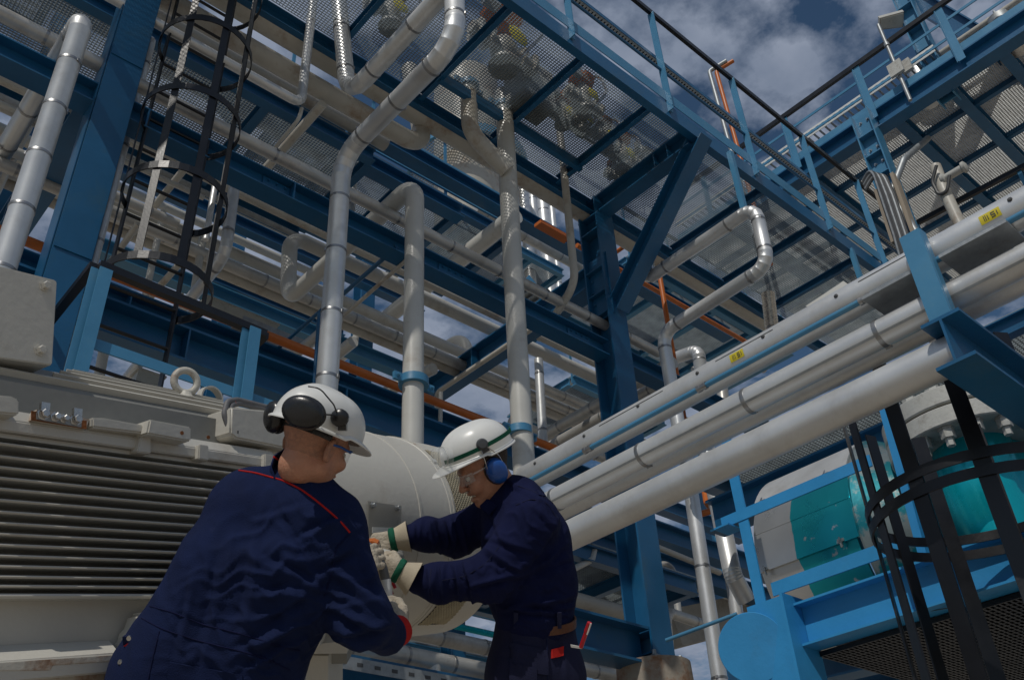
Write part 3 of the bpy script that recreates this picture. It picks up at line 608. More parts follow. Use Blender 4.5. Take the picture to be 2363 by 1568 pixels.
bm = nB(); bar(bm, Vector((X2 + .25, y0_, ztr)), Vector((X2 + .25, y1_, ztr)), .01, .11); part('tray_side', bm, GALV, t)
bm = nB(); k = y0_
while k < y1_: box(bm, (X2 + .10, k, ztr - .03), .29, .03, .02); k += .11
part('tray_rungs', bm, GALV, t, kind='stuff')
bm = nB(); k = y0_
while k < y1_: box(bm, (X2 - .056, k, ztr), .003, .05, .07); k += .11
part('tray_slots', bm, CABLE, t, kind='stuff')
# posts of the high platform
p = RX(2125, 90, X2 + .25)
t = thing('steel_column', 'blue column rising above the high right platform towards the top edge', 'column', (X2 + .25, p.y, Z2))
bm = nB(); ibeam(bm, Vector((X2 + .25, p.y, Z2 - .4)), Vector((X2 + .25, p.y, Z2 + 5)), .26, .26, Yv); part('shaft', bm, BLUEL, t)
for k in range(7):
    bm = nB(); box(bm, (X2 + .25, p.y, Z2 + .15 + k * .55), .27, .235, .014); part('stiffener', bm, BLUEL, t)
beam('dark blue diagonal brace behind the column above the high right platform', Vector((X2 + .5, p.y - .9, Z2)), Vector((X2 + .5, p.y + .4, Z2 + 3.6)), .3, .2, up=Yv, name='diagonal_brace', cat='brace')
p = RX(2012, 330, X2 - .16)
t = thing('steel_column', 'light blue H column with bolts carrying the high right platform', 'column', (X2 - .16, p.y, 0))
zc1 = E(p, 1985, 268, 'Z').z
bm = nB(); ibeam(bm, Vector((X2 - .16, p.y, 0)), Vector((X2 - .16, p.y, zc1)), .30, .26, Yv); part('shaft', bm, BLUEL, t)
for k in range(4):
    bm = nB(); box(bm, (X2 - .16, p.y, zc1 - .5 - k * .42), .25, .255, .014); part('stiffener', bm, BLUEL, t)
bm = nB()
for k in range(5):
    for sy in (-.06, .06): bolt(bm, Vector((X2 - .168, p.y + sy, zc1 - .15 - k * .3)), -Xv, .018, .03)
part('bolts', bm, STEEL, t, kind='stuff')
# flood lamp
p = RX(2100, 232, X2 - .2); q = E(p, 2026, 58, 'Z')
t = thing('floodlight', 'grey floodlight on a thin pole clamped to the high right platform rail', 'lamp', p)
bm = nB(); tube(bm, [p, q], .03, 10); lathe(bm, p + (q - p) * .72, Zv, [(.03, -.03), (.045, -.03), (.045, .03), (.03, .03)], 10); part('pole', bm, GALV, t, 40)
hd = q + Vector((.16, -.16, .05)); ax = [Vector((.6, -.8, 0)).normalized(), Vector((.75, .56, -.34)).normalized()]; ax.append(ax[0].cross(ax[1]))
bm = nB(); prism(bm, [hd + ax[0] * a + ax[1] * b for a, b in ((-.19, -.10), (.19, -.13), (.19, .13), (-.19, .10))], ax[2] * .09); part('lamp_housing', bm, GREYFR, t)
bm = nB(); prism(bm, [hd - ax[2] * .004 + ax[0] * a + ax[1] * b for a, b in ((-.17, -.08), (.17, -.11), (.17, .11), (-.17, .08))], -ax[2] * .012); part('lamp_glass', bm, LENSM, t)
bm = nB(); box(bm, p + (q - p) * .38 + Vector((-.06, .0, 0)), .05, .22, .26); box(bm, p + (q - p) * .38 + Vector((.08, -.12, .05)), .06, .16, .24); part('junction_box', bm, GREYFR, t)
p = RX(2135, 208, X2 + .3); pipe('short silver pipe stub standing on the high right platform behind the lamp pole', [p - Zv * .3, p + Zv * .55], .13, ALU)
# process fittings top right
p = RX(2320, 70, X2 + .5)
t = thing('flanged_pipe', 'flanged steel pipe stub on the high platform at the top right corner', 'pipe', p)
bm = nB(); tube(bm, [p - Zv * .5, p + Zv * .2], .13, 14); part('pipe_body', bm, STEEL, t, 40)
bm = nB(); lathe(bm, p, Zv, [(.2, .12), (.2, .17), (.2, .2), (.2, .25)], 18)
for k in range(8): bolt(bm, p + Vector((.17 * math.cos(k * .785), .17 * math.sin(k * .785), .22)), Zv, .02, .09)
part('flange', bm, GALV, t, 30)
p = RX(2205, 100, X2 + .4); pipe('pale thin pipe along the high right platform at the corner', [p + Yv * .6, p - Yv * 4], .05, WHITED)
# valves and cables below the high platform
p = RX(2075, 365, X2 - .4); 
pts = [RX(2140, 320, X2 + .6), RX(2085, 368, X2 - .3), RX(2058, 440, X2 - .45), RX(2070, 470, X2 - .45), RX(2130, 560, X2 - .45)]
pipe('bent grey conduit below the high right platform column', pts, .05, GALV, br=.12)
cb = thing('cable_bundle', 'bundle of black and grey cables looping down beside a weathered plank at right', 'cables', RX(2030, 430, X2 - .6))
for k in range(8):
    bm = nB(); q = k * 4.5
    pts = [RX(1990 + k, 418 + k * 3, X2 - .5 - k * .01), RX(2004 + q * .4, 392 + k * 2, X2 - .55), RX(2016 + q * .8, 402, X2 - .6), RX(2032 + q, 450, X2 - .6), RX(2062 + q, 540, X2 - .6), RX(2090 + q, 640, X2 - .6)]
    tube(bm, pts, .022, 7, .3, 5); part('cable', bm, CABLE if k % 3 else GALV, cb, 40)
for lab, a, b, w in (('wide weathered plank standing beside the cable bundle', (2062, 404), (2118, 560), 26), ('narrow weathered plank left of the cable bundle', (2022, 440), (2062, 560), 12)):
    p = RX(*a, X2 - .45); q = RX(*b, X2 - .45); beam(lab, p, q, w * dep(p) / F, .05, m=PLANK, kind='bar', up=Xv, name='plank', cat='plank')
p = RX(2160, 430, X2 + .3)
t = thing('hydrant_valve', 'dirty beige pipe with a valve and small hoses under the high right platform', 'valve', p)
bm = nB(); tube(bm, [RX(2158, 385, X2 + .3), RX(2178, 440, X2 + .2), RX(2215, 520, X2 + .2)], .085, 12, .2); part('pipe_body', bm, WHITED, t, 40)
bm = nB(); lathe(bm, RX(2200, 400, X2 + .2), Yv, [(.05, -.2), (.09, -.18), (.09, -.14), (.06, -.12), (.06, .12), (.09, .14), (.09, .18), (.05, .2)], 12); part('valve_body', bm, GREYFR, t, 40)
bm = nB(); tube(bm, [RX(2160, 382, X2 + .1), RX(2150, 420, X2 + .1), RX(2165, 450, X2 + .1), RX(2185, 442, X2 + .1), RX(2190, 405, X2 + .1)], .025, 8, .2); part('small_hose', bm, CABLE, t, 40)
# low black rail running to the right edge
p = RY(2110, 517, yo - .075 - Y0); q = E(p, 2362, 384, 'Y')
t = thing('guard_rail', 'black hand rail from the walkway end to the right picture edge above the thick pipes', 'railing', p)
bm = nB(); bar(bm, p + Yv * .05, q + (q - p) * .6, .06, .08); part('top_rail', bm, BLACK, t)
for k in (.02, .95, 1.5):
    s = p + (q - p) * k; bm = nB(); bar(bm, s - Zv * .04, s - Zv * 1.2, .06, .014, Xv); part('post', bm, BLUEL, t)
pp = RY(2060, 500, yo - Y0 + .4)
p = RX(1900, 668, 8.5)
t = thing('lamp_hood', 'white peaked lamp hood poking up behind the top thick pipe', 'lamp', p)
bm = nB(); prism(bm, [RX(1858, 706, 8.5), RX(1935, 655, 8.5), RX(1945, 648, 8.5), RX(1975, 668, 8.5), RX(1968, 680, 8.5), RX(1940, 665, 8.5), RX(1880, 712, 8.5)], Xv * .25); part('hood', bm, HELM, t)
bm = nB(); prism(bm, [RX(1882, 712, 8.52), RX(1940, 667, 8.52), RX(1966, 682, 8.52), RX(1930, 715, 8.52)], Xv * .2); part('lamp_glass', bm, LENSM, t)

# ------------------------------------------------------------------ caged ladder
RL0, RL1 = RY(246, 657, -.06), RY(403, 720, -.06)
xl0, xl1, yl = RL0.x, RL1.x, RL0.y
zl0 = RY(372, 925, -.06).z - 1.2
ld = thing('caged_ladder', 'tall black caged ladder with round rungs in front of the pale pipes at left', 'ladder', (xl0, yl, zl0))
for x in (xl0, xl1):
    bm = nB(); bar(bm, Vector((x, yl, zl0)), Vector((x, yl, 10)), .014, .068, Yv); part('side_rail', bm, BLACK, ld)
zr0 = RY(222, 747, -.06).z; dzr = (RY(246, 657, -.06).z - zr0)
bm = nB(); tube(bm, [Vector((xl0, yl, 0)), Vector((xl1, yl, 0))], .014, 10); rung = mesh_of('rung', bm, BLACK, 40)
k = -6
while zr0 + k * dzr < 9.6:
    put('rung', rung, ld, Matrix.Translation((0, 0, zr0 + k * dzr))); k += 1
hz = RY(326, 292, -.06).z
rc = .37; cx = (xl0 + xl1) / 2; half = (xl1 - xl0) / 2; cyo = yl - math.sqrt(rc * rc - half * half)
a0 = math.atan2(yl - cyo, half); a1 = math.pi - a0 - 2 * math.pi
def arc(a): return Vector((cx + rc * math.cos(a), cyo + rc * math.sin(a), 0))
bm = nB(); n = 26; pr = []
for i in range(n + 1):
    a = a0 + (a1 - a0) * i / n; d = Vector((math.cos(a), math.sin(a), 0)); c = arc(a)
    pr.append([bm.verts.new(c + d * u + Zv * w) for u, w in ((-.004, -.032), (.004, -.032), (.004, .032), (-.004, .032))])
for A, B in zip(pr, pr[1:]):
    for j in range(4): bm.faces.new([A[j], A[(j + 1) % 4], B[(j + 1) % 4], B[j]])
bm.faces.new(pr[0][::-1]); bm.faces.new(pr[-1])
hoop = mesh_of('cage_hoop', bm, BLACK)
dh = hz - RY(290, 475, -.06).z
for k in range(-2, 4):
    if True: put('cage_hoop', hoop, ld, Matrix.Translation((0, 0, hz + k * dh)))
for i, f in enumerate((.15, .36, .5, .66, .86)):
    a = a0 + (a1 - a0) * f; d = Vector((math.cos(a), math.sin(a), 0)); c = arc(a) - d * .012
    bm = nB(); bar(bm, c + Zv * (hz - 2 * dh - .03), c + Zv * 10, .055, .008, d); part('cage_strap', bm, BLACK, ld)
# ------------------------------------------------------------------ railing in front of the ladder
ro = -.95
p = RY(228, 612, ro); q = E(p, 612, 772, 'X')
t = thing('guard_rail', 'black topped railing with light blue flat posts in front of the ladder foot', 'railing', p)
bm = nB(); bar(bm, p, q, .05, .05); bar(bm, q, q + Yv * .3, .05, .05); bar(bm, p + Yv * .025 - Xv * .02, p + Yv * 2.6 - Xv * .02, .05, .05); part('top_rail', bm, BLACK, t)
dz = p.z - RY(170, 885, ro).z
for s in (p + Xv * .0, RY(561, 833, ro) * 1):
    s = Vector((s.x, p.y, p.z - .03)); bm = nB(); bar(bm, s, s - Zv * 1.35, .012, .075, Xv); bar(bm, s + Xv * .035 + Yv * .03 - Zv * .04, s + Xv * .035 + Yv * .03 - Zv * 1.35, .012, .07, Yv) 
    bar(bm, s + Xv * .037 - Yv * .036, s + Xv * .037 - Yv * .036 - Zv * 1.35, .075, .01, Yv); part('post', bm, BLUEL, t)
m_ = RY(380, 846, ro); bm = nB(); bar(bm, Vector((p.x + .075, p.y + .0145, m_.z)), Vector((q.x + .6, p.y + .0145, m_.z)), .012, .07); bar(bm, Vector((p.x, p.y + .05, m_.z - .35)), Vector((p.x, p.y + 2, m_.z - .35)), .012, .06); part('mid_rail', bm, BLUEL, t)
# ------------------------------------------------------------------ thick pipes in the foreground, right
p1 = P(1660, 864, 5.0); XP = p1.x
def Yline(x, y, X, xa, xb, ya=None):
    p = RX(x, y, X); q0 = E(p, xa, y - (xa - x) * .53, 'Y'); q1 = E(p, xb, y - (xb - x) * .56, 'Y')
    return [Vector((X, q0.y, p.z)), Vector((X, q1.y, p.z))]
l1 = Yline(1660, 862, XP, 1205, 2900); l1[0].y = RX(1212, 1118, XP).y; l1[1].y -= 2
pipe('uppermost of the thick foreground pipes, with a yellow label near its lower end', l1, rp(80, RX(1954, 700, XP)), ALU, bands=None, segs=32)
l2 = Yline(1954, 809, XP, 1240, 2900); l2[0].y = l1[0].y; l2[1].y -= 2
pipe('middle thick foreground pipe ringed with flat straps', l2, rp(66, RX(1954, 809, XP)), ALU, bands=.72, segs=32, name='clad_pipe', first=.35)
bm = nB(); R2 = rp(66, RX(1954, 809, XP)); a = Vector((-.86, 0, -.51)); bar(bm, l2[0] + a * R2, l2[1] + a * R2, .012, .006, a)
tag(obj('cladding_seam', bm, GALV), 'thin lapped seam strip running along the middle thick pipe', 'seam strip')
l2b = Yline(1954, 846, XP + .20, 1290, 2900); l2b[0].y = l2[0].y; l2b[1].y = l2[1].y
pipe('thick foreground pipe half hidden behind the middle strapped one', l2b, R2 * .98, ALU, segs=32)
l3 = Yline(1954, 933, XP - .02, 1290, 2300); l3[0].y = RX(1285, 1280, XP - .02).y; l3[1].y = RX(2205, 800, XP - .02).y
pipe('lowest of the thick foreground pipes, smooth and seamless under the blue bracket', l3, rp(86, RX(1954, 933, XP - .02)), ALU, segs=32)
R1 = rp(80, RX(1954, 700, XP))
lb = [v + Vector((-.62, 0, -.78)).normalized() * (R1 + .017) + Zv * .012 for v in l1]
t = thing('conduit', 'light blue conduit clipped along the face of the uppermost thick pipe', 'conduit', lb[0])
bm = nB(); tube(bm, lb, .015, 10); part('tube', bm, BLUEL, t, 40)
for k in (.1, .24, .4, .56, .7):
    p = lb[0].lerp(lb[1], k); bm = nB(); lathe(bm, p, Yv, [(.014, -.03), (.021, -.03), (.021, -.012), (.018, -.01), (.018, .01), (.021, .012), (.021, .03), (.014, .03)], 10); part('clip', bm, BAND, t, 40)
# rivets and seam of the uppermost pipe
bm = nB()
ud = Vector((-.98, 0, .17)).normalized()
for k in range(14):
    q = l1[0].lerp(l1[1], .03 + .07 * k) + ud * R1; lathe(bm, q, ud, [(.011, -.002), (.011, .004), (.006, .008)], 8)
tag(obj('rivet_row', bm, CABLE, None, 40), 'row of small dark rivets along the uppermost thick pipe', 'rivets', kind='stuff')
bm = nB()
for a, b in ((.12, .2), (.26, .32), (.40, .46)):
    d2 = Vector((-.95, 0, .30)).normalized(); bar(bm, l1[0].lerp(l1[1], a) + d2 * R1, l1[0].lerp(l1[1], b) + d2 * R1, .004, .004, d2)
tag(obj('lap_seam', bm, CABLE), 'dark lap seams in the cladding of the uppermost thick pipe', 'seams', kind='stuff')
def label_on_pipe(lab, x, y, w):
    # small yellow sticker bent round the uppermost pipe
    yy = RX(x, y, XP - .05).y; t = thing('pipe_label', lab, 'label', Vector((XP, yy, l1[0].z)))
    def q(a, v, e): a = math.radians(a); return Vector((XP - math.cos(a) * (R1 + e), v, l1[0].z + math.sin(a) * (R1 + e)))
    def patch(bm, a0, a1, v0, v1, e, n=5):
        r = [[bm.verts.new(q(a0 + (a1 - a0) * i / n, v, ee)) for i in range(n + 1)] for v, ee in ((v0, e), (v1, e))]
        for i in range(n): bm.faces.new([r[0][i], r[1][i], r[1][i + 1], r[0][i + 1]])
    bm = nB(); patch(bm, -22, 8, yy - w / 2, yy + w / 2, .002); part('sticker', bm, YELLOW, t)
    bm = nB()
    for (a0, a1, v) in ((-16, 2, .30), (-16, 2, .22), (-16, 0, .12)): patch(bm, a0, a1, yy + w * v, yy + w * (v - .035), .0035)
    for (a0, a1, v0, v1) in ((-2, 1, -.05, -.25), (-9, -6, -.05, -.25), (-16, -13, -.05, -.25), (-9, 1, -.05, -.09), (-16, -6, -.21, -.25), (-14, 0, -.33, -.37)): patch(bm, a0, a1, yy + w * v0, yy + w * v1, .0035)
    part('print', bm, CABLE, t)
label_on_pipe('small yellow pipe label near the lower end of the uppermost thick pipe', 1706, 815, .085)
label_on_pipe('small yellow pipe label near the right edge on the uppermost thick pipe', 2623 * .8681, 545 * .8681, .09)
# bracket
t = thing('pipe_bracket', 'blue pipe bracket with upright lip and deep arm gripping the foreground pipes at right', 'bracket', RX(2170, 740, XP - .16))
xb = XP - .155; pb = RX(2160, 737, xb); zt_ = E(pb, 2100, 540, 'Z').z
pb.y -= .02
bm = nB(); box(bm, (xb, pb.y, (pb.z + zt_) / 2), .012, .095, zt_ - pb.z); box(bm, (xb + .03, pb.y + .045, (pb.z + zt_) / 2), .05, .010, zt_ - pb.z); box(bm, (xb + .03, pb.y - .045, (pb.z + zt_) / 2), .05, .010, zt_ - pb.z); part('upright', bm, BLUEL, t)
zr_ = pb.z - .005; pa = RX(2185, 785, xb)
bm = nB(); ibeam(bm, Vector((xb - .02, pb.y, zr_ - .115)), Vector((xb + 2.2, pb.y, zr_ - .115)), .23, .17); part('arm', bm, BLUE, t)
bm = nB(); prism(bm, [Vector((xb + .012, pb.y - .004, zr_ + .002)), Vector((xb + .55, pb.y - .004, zr_ + .002)), Vector((xb + .012, pb.y - .004, zr_ + .24))], Yv * .010); part('gusset', bm, BLUE, t)
for k, dy in enumerate((.16, -.22)):
    bm = nB(); box(bm, (XP - .02, pb.y + dy, l1[0].z - R1 - .012), .20, .30, .016); box(bm, (XP - .02, pb.y + dy, l1[0].z - R1 + .01), .012, .30, .03)
    tag(obj('pipe_shoe', bm, GALV), ('dark flat pipe shoe under the uppermost thick pipe, on the far side of the bracket', 'dark flat pipe shoe under the uppermost thick pipe, on the near side of the bracket')[k], 'pipe shoe')
# ------------------------------------------------------------------ bright blue frame, lower right
pf = P(2100, 1330, 5.3); XF = pf.x
t = thing('equipment_frame', 'bright blue steel frame with a round blank plate at the lower right', 'frame', RX(1760, 1420, XF))
ye = RX(1838, 1430, XF).y; yn = RX(2362, 1245, XF).y - 2.5
zmid = RX(2100, 1355, XF).z
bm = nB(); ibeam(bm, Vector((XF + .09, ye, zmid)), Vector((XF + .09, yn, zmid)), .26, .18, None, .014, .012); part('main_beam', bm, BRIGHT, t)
zt3 = zmid + .16; zz = RX(1900, 1315, XF - .02).z
bm = nB(); bar(bm, Vector((XF - .005, ye + .12, zz)), Vector((XF - .005, RX(2085, 1250, XF).y, zz)), .012, .085); bar(bm, Vector((XF + .04, ye + .12, zz + .037)), Vector((XF + .04, RX(2085, 1250, XF).y, zz + .037)), .075, .010); part('toe_bar', bm, BRIGHT, t)
bm = nB(); box(bm, (XF + .05, ye + .012, zmid - .12), .30, .02, .60); part('end_plate', bm, BRIGHT, t)
bm = nB(); box(bm, (XF - .02, ye + .17, zmid - .12), .02, .29, .62); part('gusset_plate', bm, BRIGHT, t)
pd = RX(1735, 1492, XF - .09); axd = Vector((-.90, -.40, -.15)).normalized()
rd = 79 * dep(pd) / F
bm = nB(); lathe(bm, pd, axd, [(rd, -.06), (rd, -.004), (rd - .004, 0), (.0001, 0)], 56); part('blank_plate', bm, BRIGHT, t, 30)
pp0 = RX(1762, 1418, XF); pp1 = E(pp0, 1693, 1105, 'Z')
bm = nB(); bar(bm, pp0, pp1 + Zv * .5, .012, .075, Yv); bar(bm, pp0 + Vector((.03, .035, 0)), pp1 + Vector((.03, .035, .5)), .07, .010, Yv); part('post', bm, BRIGHT, t)
ph = RX(1820, 1143, XF); bm = nB(); bar(bm, Vector((XF - .01, RX(1668, 1210, XF).y, ph.z)), Vector((XF - .01, RX(2010, 1060, XF).y, ph.z)), .012, .075); part('hand_bar', bm, BRIGHT, t)
bm = nB(); bar(bm, Vector((XF + .0, pp0.y + .08, ph.z - .05)), Vector((XF + .0, pp0.y + .2, ph.z - .05)), .16, .012); part('bracket', bm, BRIGHT, t)
for x, y, s in ((2030, 1200, .8),):
    q = RX(2060, 1000, XF + .25); q2 = E(q, 2170, 1420, 'Z'); bm = nB(); bar(bm, q + Zv * .3, q2, .05, .05, Yv); part('upright', bm, BRIGHT, t)
q = RX(2208, 1397, XF + .075)
bm = nB(); lathe(bm, q - Xv * .002, -Xv, [(.014, 0), (.014, .004), (.006, .004)], 14); tag(obj('washer', bm, STEEL), 'small bright washer hanging by a wire on the blue beam web', 'washer')
bm = nB(); tube(bm, [q + Vector((0, .22, .10)), q + Vector((0, .18, .02)), q + Vector((0, .02, .0)), q + Vector((0, -.08, -.03)), q + Vector((0, -.12, -.05)), q + Vector((0, -.13, .0))], .0025, 6, .03, 4); tag(obj('wire', bm, CABLE), 'thin dark wire curling on the web of the bright blue beam', 'wire')
p = RX(1950, 1500, XF + .5)
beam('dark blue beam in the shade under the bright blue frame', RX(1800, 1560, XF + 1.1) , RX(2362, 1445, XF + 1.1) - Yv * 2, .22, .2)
bm = nB(); box(bm, (XF + 1.35, (ye + yn) / 2, zmid - .06), 2.3, abs(ye - yn), .012); tag(obj('shade_plate', bm, BLACK), 'solid black plate added to shade the space under the bright blue frame', 'shade plate')  # plate added to block the sun, blackened to deepen the shade
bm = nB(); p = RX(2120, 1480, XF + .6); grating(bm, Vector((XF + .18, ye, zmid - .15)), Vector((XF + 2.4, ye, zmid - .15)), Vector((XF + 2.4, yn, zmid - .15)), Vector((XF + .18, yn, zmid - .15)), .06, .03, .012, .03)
tag(obj('floor_grating', bm, BLACK), 'floor grating coloured black as shade under the bright blue frame', 'grating', kind='stuff')  # black colour stands in for deep shade below the frame
# insulated casing with clasps
def tealmat(name, y0, y1):
    m = mat(name, (.60, .61, .61), .30, .8, .06, 3, .08, 9); nt = m.node_tree; N = nt.nodes.new; L = nt.links.new; b = nt.nodes['Principled BSDF']
    old = b.inputs['Base Color'].links[0].from_socket
    tc = N('ShaderNodeTexCoord'); sp = N('ShaderNodeSeparateXYZ'); L(tc.outputs['Object'], sp.inputs[0]); nz = N('ShaderNodeTexNoise'); nz.inputs['Scale'].default_value = 5; nz.inputs['Detail'].default_value = 8; L(tc.outputs['Object'], nz.inputs['Vector'])
    ad = N('ShaderNodeMath'); ad.operation = 'MULTIPLY_ADD'; L(nz.outputs['Fac'], ad.inputs[0]); ad.inputs[1].default_value = .07; L(sp.outputs[1], ad.inputs[2])
    mr = N('ShaderNodeMapRange'); mr.inputs['From Min'].default_value = y0 + .035; mr.inputs['From Max'].default_value = y0 + .039; mr.inputs['To Min'].default_value = 1; mr.inputs['To Max'].default_value = 0; L(ad.outputs[0], mr.inputs['Value'])
    n2 = N('ShaderNodeTexNoise'); n2.inputs['Scale'].default_value = 9; n2.inputs['Detail'].default_value = 9; L(tc.outputs['Object'], n2.inputs['Vector'])
    r2 = N('ShaderNodeValToRGB'); r2.color_ramp.elements[0].position = .66; r2.color_ramp.elements[1].position = .69; r2.color_ramp.elements[0].color = (1, 1, 1, 1); r2.color_ramp.elements[1].color = (.2, .2, .2, 1); L(n2.outputs['Fac'], r2.inputs[0])
    mu = N('ShaderNodeMath'); mu.operation = 'MULTIPLY'; L(mr.outputs[0], mu.inputs[0]); L(r2.outputs[0], mu.inputs[1])
    mx = N('ShaderNodeMixRGB'); mx.inputs[2].default_value = (.02, .40, .48, 1); L(mu.outputs[0], mx.inputs[0]); L(old, mx.inputs[1]); L(mx.outputs[0], b.inputs['Base Color'])
    return m
XT = XF + .55
rT = .80
pcn = RX(1870, 1235, XT); cT = Vector((XT + rT, 0, pcn.z))
yT0, yT1 = RX(1752, 1290, XT).y, RX(1968, 1190, XT).y
t = thing('insulated_casing', 'round insulation casing of overlapping half teal half bare aluminium lids with clasps', 'insulation casing', Vector((XT, yT1, pcn.z)))
TM = tealmat('half_painted_lid', yT1 + (yT0 - yT1) * .60, 0)
def lid(nm_, a0, a1, r0, r1, m, dy=0):
    bm = nB(); n = 12; rr = []
    for i in range(n + 1):
        a = math.radians(a0 + (a1 - a0) * i / n); r = r0 + (r1 - r0) * i / n; d = Vector((-math.cos(a), 0, math.sin(a))); c = Vector((cT.x, 0, cT.z))
        rr.append([bm.verts.new(c + d * (r + e) + Yv * y) for e, y in ((0, yT0 + .01), (0, yT1 - dy), (-.03, yT1 - dy), (-.03, yT0 + .01))])
    for A, B in zip(rr, rr[1:]):
        for j in range(4): bm.faces.new([A[j], A[(j + 1) % 4], B[(j + 1) % 4], B[j]])
    bm.faces.new(rr[0][::-1]); bm.faces.new(rr[-1]); bmesh.ops.recalc_face_normals(bm, faces=bm.faces[:]); part(nm_, bm, m, t, 40)
lid('casing_lid', 29, 88, rT + .025, rT + .0, ALU); lid('casing_lid', 11, 31.5, rT + .012, rT - .004, TM, .006); lid('casing_lid', -9, 12, rT + .03, rT + .008, TM, .01); lid('casing_lid', -60, -6, rT - .015, rT + .0, TM, -.02)
for (aa, fy) in ((30, .10), (30, .80), (-8, .06), (-8, .85), (-30, .14)):
    a = math.radians(aa); d = Vector((-math.cos(a), 0, math.sin(a))); c = Vector((cT.x, yT0 + (yT1 - yT0) * fy, cT.z)) + d * (rT + .035)
    tn = Vector((d.z, 0, -d.x)); bm = nB(); box(bm, c, .02, .05, .012, [tn, Yv, d]); box(bm, c - tn * .03 + d * .01, .04, .018, .01, [tn, Yv, d]); tube(bm, [c - tn * .05 + d * .015, c - tn * .02 + d * .02, c + tn * .02 + d * .015], .006, 6); part('clasp', bm, STEEL, t)
cone = [(rT - .01, 0), (rT + .008, -.006), (rT + .008, -.02), (rT - .26, -.42), (rT - .27, -.44)]
bm = nB(); lathe(bm, Vector((cT.x, yT1, cT.z)), Yv, cone, 40); part('end_cone', bm, mat('grey_green_sheet', (.20, .24, .24), .4, .5, .2, 3, .1, 20, (0, .16, .2), 2, .45, .5), t, 30)
# teal bell and flanged vessel
pv = P(2268, 1150, 5.9)
t = thing('flanged_vessel', 'shiny teal vessel neck under a thick bolted grey double flange, behind the black cage', 'vessel', pv)
vz = pv.z; rv = .235
fz = RX(2250, 972, pv.x).z; pv = Vector((pv.x, pv.y, pv.z)) + Vector((.10, .0, 0))
bm = nB(); lathe(bm, at_z(pv, 0), Zv, [(rv, zmid + .02), (rv, vz - .18), (rv, fz - .34), (rv * 1.06, fz - .30), (rv * 1.06, fz - .13)], 48); part('vessel_neck', bm, TEAL, t, 40)
fr = .50
for i, (a, b) in enumerate(((-.13, -.008), (.008, .13))):
    bm = nB(); lathe(bm, at_z(pv, fz), Zv, [(rv * .8, a), (fr - .008, a), (fr, a + .008), (fr, b - .008), (fr - .008, b), (rv * .8, b)], 56); part('flange', bm, GREYFR, t, 30)
bm = nB(); lathe(bm, at_z(pv, fz), Zv, [(fr * .93, -.02), (fr * .93, .02)], 40); part('gasket', bm, CABLE, t)
sb = nB(); lathe(sb, Vector((0, 0, 0)), Zv, [(.026, -.25), (.026, -.20), (.043, -.20), (.045, -.195), (.045, -.142), (.052, -.142), (.052, -.132), (.026, -.132), (.026, .132), (.045, .132), (.045, .18), (.038, .185), (.026, .185), (.026, .24)], 6)
stud = mesh_of('stud_bolt', sb, GREYFR, 30)
for k in range(16):
    a = 2 * math.pi * k / 16 + .1; put('stud_bolt', stud, t, Matrix.Translation(at_z(pv, fz) + Vector((math.cos(a), math.sin(a), 0)) * fr * .86))
for a in (3.6,):
    c = at_z(pv, fz) + Vector((math.cos(a), math.sin(a), 0)) * (fr + .01); bm = nB(); tube(bm, [c + Vector((0, 0, -.02)), c + Vector((-.05, .02, .0)), c + Vector((-.07, .03, -.05)), c + Vector((-.02, .01, -.08))], .007, 6, .02); part('wire_loop', bm, STEEL, t)
bm = nB(); lathe(bm, Vector((cT.x - .12, yT1 - .50, cT.z)), -Yv, [(rT - .30, 0), (rT - .16, .10), (rT - .10, .22), (rT - .14, .38), (.34, .55)], 40); tag(obj('bell_cover', bm, TEAL, None, 50), 'teal bell-shaped sheet cover between the casing and the flanged vessel', 'cover')
# black cage at lower right
pcg = P(2262, 1150, 4.6); rc2 = .53
t = thing('ladder_cage', 'black ladder cage of flat bars in front of the teal vessel at lower right', 'ladder cage', pcg)
def ring(bm, c, r, h, th, n=40):
    lathe(bm, c, Zv, [(r, -h / 2), (r + th, -h / 2), (r + th, h / 2), (r, h / 2), (r, -h / 2)], n, cap=False)
for dz in (0.0, -.085):
    bm = nB(); ring(bm, pcg + Zv * dz, rc2, .050, .010); part('cage_hoop', bm, BLACK, t, 30)
for k in (-1.15,):
    bm = nB(); ring(bm, pcg + Zv * k, rc2, .06, .010); part('cage_hoop', bm, BLACK, t, 30)
for k in range(11):
    a = 2 * math.pi * k / 11 + .16; d = Vector((math.cos(a), math.sin(a), 0)); c = pcg + d * (rc2 - .006)
    bm = nB(); bar(bm, c - Zv * 2.2, c + Zv * .62, .075, .009, d); part('cage_strap', bm, BLACK, t)
q = RX(2400, 1250, pcg.x + .3); bm = nB(); bar(bm, pcg + Vector((.42, -.25, -1.6)), pcg + Vector((.42, -.25, 1.0)), .07, .05, Yv); part('side_rail', bm, BLACK, t)
# ------------------------------------------------------------------ electric motor, lower left (own tilted axes)
am = (cr * 1569 + cd * 590 + cf * F).normalized()
um = cr * -621 + cd * -6484 + cf * F; um = (um - am * um.dot(am)).normalized()
nm = am.cross(um); nm = nm if nm.dot(cf) < 0 else -nm
M0 = P(250, 1300, 2.6)
def MP(x, y, off=0.0):
    r = ray(x, y); return CAM + r * (((M0 - CAM).dot(nm) + off) / r.dot(nm))
def slab(bm, pts, off, th): prism(bm, [MP(x, y, off) for x, y in pts], -nm * th)
def bev(bm, o=.004, s=2):
    bmesh.ops.bevel(bm, geom=[e for e in bm.edges if len(e.link_faces) == 2 and e.calc_face_angle(0) > .5], offset=o, segments=s, affect='EDGES', clamp_overlap=True)
mo = thing('electric_motor', 'big pale grey ribbed electric motor with a drum shaped end cover', 'motor', MP(250, 1560))
CD = MP(902, 1237, -.43); RD = .43
